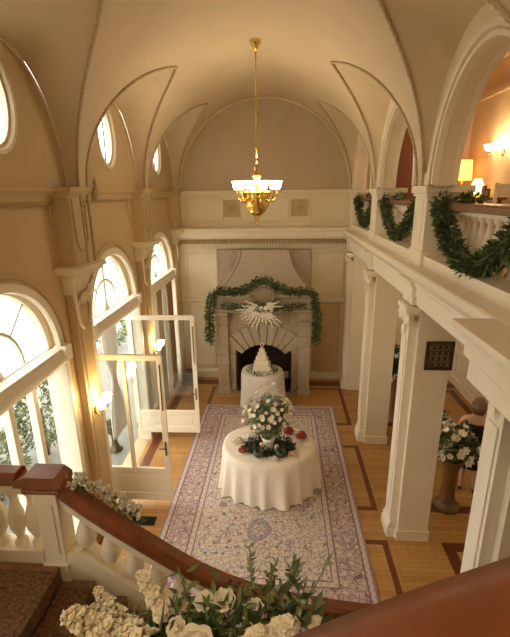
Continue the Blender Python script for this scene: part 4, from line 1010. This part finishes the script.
# upper flight rail in the foreground
ub = thing('stair_balustrade', 'wide mahogany rail sweeping up in the foreground below the flowers', 'balustrade', (0, .38, 3.35))
o2 = Vector((0, .38, 3.35))
up = smooth_path([Vector(p) - o2 for p in ((-1.9, .40, 2.82), (-1.0, .40, 3.42), (-.3, .40, 3.96), (.03, .395, 4.19), (.20, .39, 4.30), (.37, .385, 4.40), (.60, .37, 4.56), (1.0, .36, 4.86), (1.5, .36, 5.2))], 10)
HR2 = [(-.10, -.07), (.10, -.07), (.115, -.02), (.10, .03), (.05, .055), (-.05, .055), (-.10, .03), (-.115, -.02)]
m = MB(); m.sweep(up, HR2, smooth=True); m.build('handrail', M['wood'], ub)
m = MB(); m.sweep([p + Vector((0, 0, -.82)) for p in up], [(-.07, -.16), (.07, -.16), (.07, .1), (-.07, .1)]); m.build('string', M['cream'], ub)
for q in range(4, 74, 5): dup_part(sb0, ub, up[q] + Vector((0, 0, -.72)), sc=1)

# ------------------------------------------------------------------ foreground flowers
random.seed(33)
def petal(m, base, d, nrm, l, w, curl, mi=0, n=4):
    base, d, nrm = Vector(base), Vector(d).normalized(), Vector(nrm); a = d.cross(nrm).normalized(); u_ = a.cross(d)
    def fn(u, v_):
        wd = w * (sin(v_ * PI * .78 + .32)) * (u - .5) * 2 * .5
        return base + d * l * v_ * (1 - .25 * curl * v_) + a * wd + u_ * (curl * l * v_ * v_ * .6 + .25 * w * ((u - .5) * 2) ** 2 * .6 + .02 * l * sin(u * 9 + v_ * 5))
    m.grid(fn, n, n + 1, mi)
def floret(m, p, d, r, mi=0, n=6):
    d = Vector(d).normalized(); o1 = d.orthogonal().normalized(); o2_ = d.cross(o1); a0 = rnd(0, 6)
    for ring, (kk, tilt, cnt) in enumerate(((1, .25, n), (.62, .9, 4))):
        for q in range(cnt):
            a = a0 + ring + q / cnt * 2 * PI; o = o1 * cos(a) + o2_ * sin(a)
            petal(m, p, o + d * tilt, d - o * tilt, r * kk, r * .95 * kk, .25, mi, 3)
def stock(L, n, r):
    m = MB(); m.tube([(0, 0, -.1), (0, 0, L * .5), (.01, 0, L)], [.006, .005, .003], 6, 1)
    for q in range(n):
        t_ = q / n; a = q * 2.4; k2 = 1 - .62 * t_; h = L * (.08 + .9 * t_)
        d = Vector((cos(a), sin(a), .25 + .9 * t_)); rr = (.012 + .014 * (q % 3) / 2) * k2; floret(m, Vector((cos(a) * rr, sin(a) * rr, h)), d, r * (.4 + .6 * k2) + .003, 0, 5)
    for q in range(6): a = q * 1.1; m.leaf((0, 0, -.06 + q * .02), (cos(a), sin(a), .5), (0, 0, 1), .10, .02, 1)
    return m
def rose(r):
    m = MB()
    for ring, (cnt, tilt, kk, ro) in enumerate(((3, 2.6, .55, .05), (4, 1.9, .68, .15), (5, 1.2, .8, .25), (6, .65, .95, .3), (7, .25, 1.05, .32))):
        for q in range(cnt):
            a = q / cnt * 2 * PI + ring * .7; o = Vector((cos(a), sin(a), 0)); petal(m, o * r * ro * .5, o + Vector((0, 0, tilt)), Vector((0, 0, 1)) - o * tilt, r * kk, r * 1.05, .28 if ring > 2 else -.25, 0, 5)
    m.ball((0, 0, .0), r * .3, 8, 6, 0, sc=(1, 1, .9)); m.tube([(0, 0, -r * .2), (0, 0, -r * 2)], .004, 5, 1)
    return m
FG = thing('flower_garland', 'white stock, rose and leaf garland tied on the foreground stair rail', 'flowers', (-.2, .58, 4.00))
og = Vector((-.2, .58, 4.06))
m = MB()
core = [Vector(p) - og for p in ((-.44, .60, 3.98), (-.32, .62, 4.01), (-.2, .63, 4.05), (-.04, .62, 4.10), (.08, .60, 4.14))]
leafy_path(m, core, .055, 420, .045, .02, (0, 0, 1), -.1)
for q in range(26):
    p = core[0].lerp(core[-1], rnd(.05, .95)) + Vector((0, rnd(0, .06), rnd(.0, .05))); d = Vector((rnd(-.8, .8), rnd(.0, .9), rnd(.1, .9)))
    leafy_path(m, [p, p + d.normalized() * rnd(.05, .10)], .015, 12, .034, .012, (0, 1, 1), -.2)
m.build('foliage', [M['leaf'], M['leaf2']], FG, fix=False)
s1 = stock(.19, 64, .0205)
P1 = P2 = None
spk = [((-.25, .60, 4.075), (-.19, .02, .06), 1.05), ((-.23, .58, 4.055), (-.18, .0, .03), 1.0), ((-.22, .57, 4.01), (-.2, .02, .03), 1.0), ((-.28, .63, 4.06), (-.15, .05, .02), .8),
       ((-.24, .66, 4.08), (-.08, .04, .12), .62), ((-.09, .57, 4.085), (.11, .0, .12), .92), ((-.12, .56, 4.07), (.08, .01, .10), .8), ((-.02, .63, 4.10), (.10, .05, .06), .55),
       ((.0, .60, 4.12), (.1, .02, .05), .5), ((-.33, .66, 4.05), (-.1, .06, .05), .6)]
for p, d, k2 in spk:
    p = Vector(p) - og
    if P1 is None: P1 = s1.build('stock_spike', [M['petalc'], M['leaf2']], FG, fix=False); P1.location = p; P1.rotation_mode = 'QUATERNION'; P1.rotation_quaternion = aim(d); P1.scale = (k2,) * 3
    else: dup_part(P1, FG, p, aim(d), k2)
rs = rose(.042); R1 = None
for p, d, k2 in [((-.158, .575, 4.12), (.02, -.62, .78), 1.0), ((-.05, .64, 4.145), (.1, -.5, 1), .5), ((-.115, .67, 4.13), (0, -.4, 1), .55), ((-.16, .68, 4.11), (-.2, -.4, 1), .5),
                 ((-.30, .56, 4.02), (-.2, -.6, .8), .6), ((-.205, .62, 4.11), (-.3, -.5, .9), .5), ((.03, .575, 4.16), (.3, -.6, .7), .45)]:
    p = Vector(p) - og
    if R1 is None: R1 = rs.build('rose', [M['petal'], M['leaf2']], FG, fix=False); R1.location = p; R1.rotation_mode = 'QUATERNION'; R1.rotation_quaternion = aim(d); R1.scale = (k2,) * 3
    else: dup_part(R1, FG, p, aim(d), k2)
m = MB()
for q in range(14):
    p = Vector((rnd(-.10, .06), rnd(.62, .72), rnd(4.08, 4.14))) - og; d = Vector((rnd(-.4, .7), rnd(0, .5), 1)).normalized(); L = rnd(.06, .12)
    m.tube([p, p + d * L], .002, 4)
    for z in range(12): m.leaf(p + d * L * (.25 + z * .065), d + rdir() * .9, rdir(), .018, .009)
m.build('leaf_spray', M['sage'], FG, fix=False)

# small garland where the landing rail meets the post
def rail_cluster(label, pts, n, nf, seed):
    random.seed(seed); t = thing('rail_garland', label, 'flowers', pts[0]); o = Vector(pts[0]); pp = [Vector(p) - o for p in pts]
    m = MB(); leafy_path(m, pp, .075, n, .06, .026, (0, 1, 1), .1); m.build('foliage', [M['leaf'], M['leaf2']], t, fix=False); b0 = None
    for q in range(nf):
        s = q / max(1, nf - 1) * (len(pp) - 1); i = min(int(s), len(pp) - 2); p = pp[i].lerp(pp[i + 1], s - i) + Vector((rnd(-.04, .06), rnd(-.03, .09), rnd(.04, .11)))
        if b0 is None:
            m = MB()
            for z in range(7): floret(m, rdir() * .022, rdir() + Vector((0, 0, .8)), .026, 0, 5)
            b0 = m.build('blossom', M['petal'], t, fix=False); b0.location = p
        else: dup_part(b0, t, p, aim(rdir() + Vector((0, -.3, 1))), rnd(.6, 1.05))
rail_cluster('white flower and leaf garland on the stair rail beside the landing post', [(-1.84, 2.84, 2.50), (-1.72, 2.93, 2.50), (-1.55, 2.98, 2.34), (-1.40, 2.99, 2.20), (-1.27, 2.98, 2.08)], 260, 40, 4)

# ------------------------------------------------------------------ floor vent in front of the near door
m = MB(); m.box(-.20, .20, -.09, .09, 0, .008)
for q in range(9): m.box(-.18, .18, -.078 + q * .019, -.07 + q * .019, .008, .014)
o = m.build('floor_register', M['dkmetal']); o.location = (-2.13, 5.22, .001); tag(o, 'black iron floor register beside the rug near the terrace door', 'floor vent')

# ------------------------------------------------------------------ outside
f = MB(); f.box(-6.2, -2.98, -4, 16, -.22, -.02); struct(f.build('terrace', M['terrace']), 'pale stone terrace outside the windows', 'terrace')
f = MB(); f.box(-40, -6.2, -30, 40, -.4, -.3); struct(f.build('ground', M['glare_ground']), 'glare pale ground beyond the terrace, window glare put into its colour', 'ground')
def shrub(label, loc, h, r, n, seed):
    random.seed(seed); t = thing('shrub', label, 'shrub', loc, group='garden shrubs outside the windows')
    m = MB()
    for q in range(n):
        d = rdir(); rr = rnd(.4, 1) ** .5; p = Vector((d.x * r * rr, d.y * r * rr, h * .55 + d.z * h * .45 * rr)); m.leaf(p, d + rdir() * .6, rdir(), rnd(.07, .13), rnd(.03, .06), random.choice((0, 0, 1)))
    m.build('foliage', [M['hedge'], M['leaf2']], t, fix=False)
    m = MB(); m.tube([(0, 0, 0), (.02, 0, h * .6)], [.05, .02], 6); m.build('stem', M['bark'], t)
shrub('leafy green shrub outside the nearest window', (-4.6, 6.9, -.02), 1.75, .45, 1500, 1)
shrub('low green shrub outside the nearest window, left of the taller one', (-4.7, 5.6, -.02), 1.2, .5, 1300, 2)
shrub('green shrub on the terrace edge beyond the doors', (-5.6, 12.8, -.02), 1.2, .6, 1200, 6)

# ------------------------------------------------------------------ light
W = bpy.data.worlds.new('overcast sky'); bpy.context.scene.world = W; W.use_nodes = True
bg = W.node_tree.nodes['Background']; bg.inputs[0].default_value = (1.0, .97, .91, 1); bg.inputs[1].default_value = 5.0
def light(name, kind, loc, energy, col, size=.1, rot=None, sy=None):
    l = bpy.data.lights.new(name, kind); l.energy = energy; l.color = col
    if kind == 'AREA':
        l.size = size
        if sy: l.shape = 'RECTANGLE'; l.size_y = sy
    elif kind != 'SUN': l.shadow_soft_size = size
    o = bpy.data.objects.new(name, l); C.objects.link(o); o.location = loc
    if rot is not None: o.rotation_mode = 'QUATERNION'; o.rotation_quaternion = rot
    return o
for b, c in zip(WB[:4], BAYS[:4]):    # portals guide the sky light through the window openings; they emit nothing themselves
    o = light('window_portal', 'AREA', (XW - .24, b, 2.05), 1, (1, 1, 1), 4.1, Vector((-1, 0, 0)).to_track_quat('Z', 'Y'), 2.1); o.data.cycles.is_portal = True
    o = light('oval_portal', 'AREA', (XLU - .1, c, OZ), 1, (1, 1, 1), .85, Vector((-1, 0, 0)).to_track_quat('Z', 'Y'), .65); o.data.cycles.is_portal = True
warm = (1, .72, .40)
light('chandelier_light', 'POINT', (CX, CY, 5.16), 50, (1, .84, .60), .25)
for p, e in (((XW + .32, 5.12, 2.25), 10), ((XW + .32, 7.87, 2.07), 10)): light('sconce_light', 'POINT', p, e, (1, .66, .30), .06)
light('gallery_sconce_light', 'POINT', (XG - .35, 9.0, 5.85), 13, (1, .72, .42), .1)
light('amber_lamp_light', 'POINT', (4.0, 10.0, ZG + 1.3), 6, (1, .58, .24), .1)
light('cream_lamp_light', 'POINT', (3.98, 9.15, ZG + 1.0), 5, (1, .6, .28), .1)
# added fill globes brightening the gallery, the aisle and the stair hall
def globe(label, loc, e, col=warm, r=.14):
    t = thing('fill_globe', label, 'added fill light', loc)
    m = MB(); m.ball((0, 0, -.16), r, 18, 12); m.build('globe', M['shade'], t)
    m = MB(); m.lathe([(0, 0), (.09, 0), (.08, -.03), (.03, -.05), (0, -.05)], 16); m.build('ceiling_plate', M['brass'], t)
    light('fill_globe_light', 'POINT', (loc[0], loc[1], loc[2] - .42), e, col, .14)
globe('added white fill globe in the gallery near the stair', (3.0, 3.4, 7.35), 30)
globe('added white fill globe over the stair behind the viewer', (-.42, -1.0, 7.0), 75, (1, .84, .62))
globe('added white fill globe over the aisle, near the guest', (3.3, 5.2, 3.66), 9)
globe('added white fill globe over the aisle, near the end wall', (3.2, 8.9, 3.66), 9)

# ------------------------------------------------------------------ camera
cam = bpy.data.cameras.new('camera'); co = bpy.data.objects.new('camera', cam); C.objects.link(co)
pi_, ya, ro = .292, -.064, .012
Xh = Vector((cos(ya), -sin(ya), 0)); Yh = Vector((sin(ya), cos(ya), 0)); Zh = Vector((0, 0, 1))
F = Yh * cos(pi_) - Zh * sin(pi_); U = Yh * sin(pi_) + Zh * cos(pi_)
R = Xh * cos(ro) - U * sin(ro); Up = Xh * sin(ro) + U * cos(ro)
mw = Matrix((R, Up, -F)).transposed().to_4x4(); mw.translation = Vector((0, 0, 4.9)); co.matrix_world = mw
cam.sensor_fit = 'HORIZONTAL'; cam.sensor_width = 36; cam.lens = 36 * 416.5 / 510; cam.clip_start = .05; cam.clip_end = 200
sc = bpy.context.scene; sc.camera = co
sc.view_settings.view_transform = 'Standard'; sc.view_settings.look = 'None'; sc.view_settings.gamma = 1; sc.view_settings.use_curve_mapping = False
sc.view_settings.exposure = 0.18
sc.cycles.use_denoising = True; sc.cycles.max_bounces = 10; sc.cycles.diffuse_bounces = 7; sc.cycles.transparent_max_bounces = 16
sc.cycles.sample_clamp_indirect = 8; sc.cycles.caustics_reflective = False; sc.cycles.caustics_refractive = False
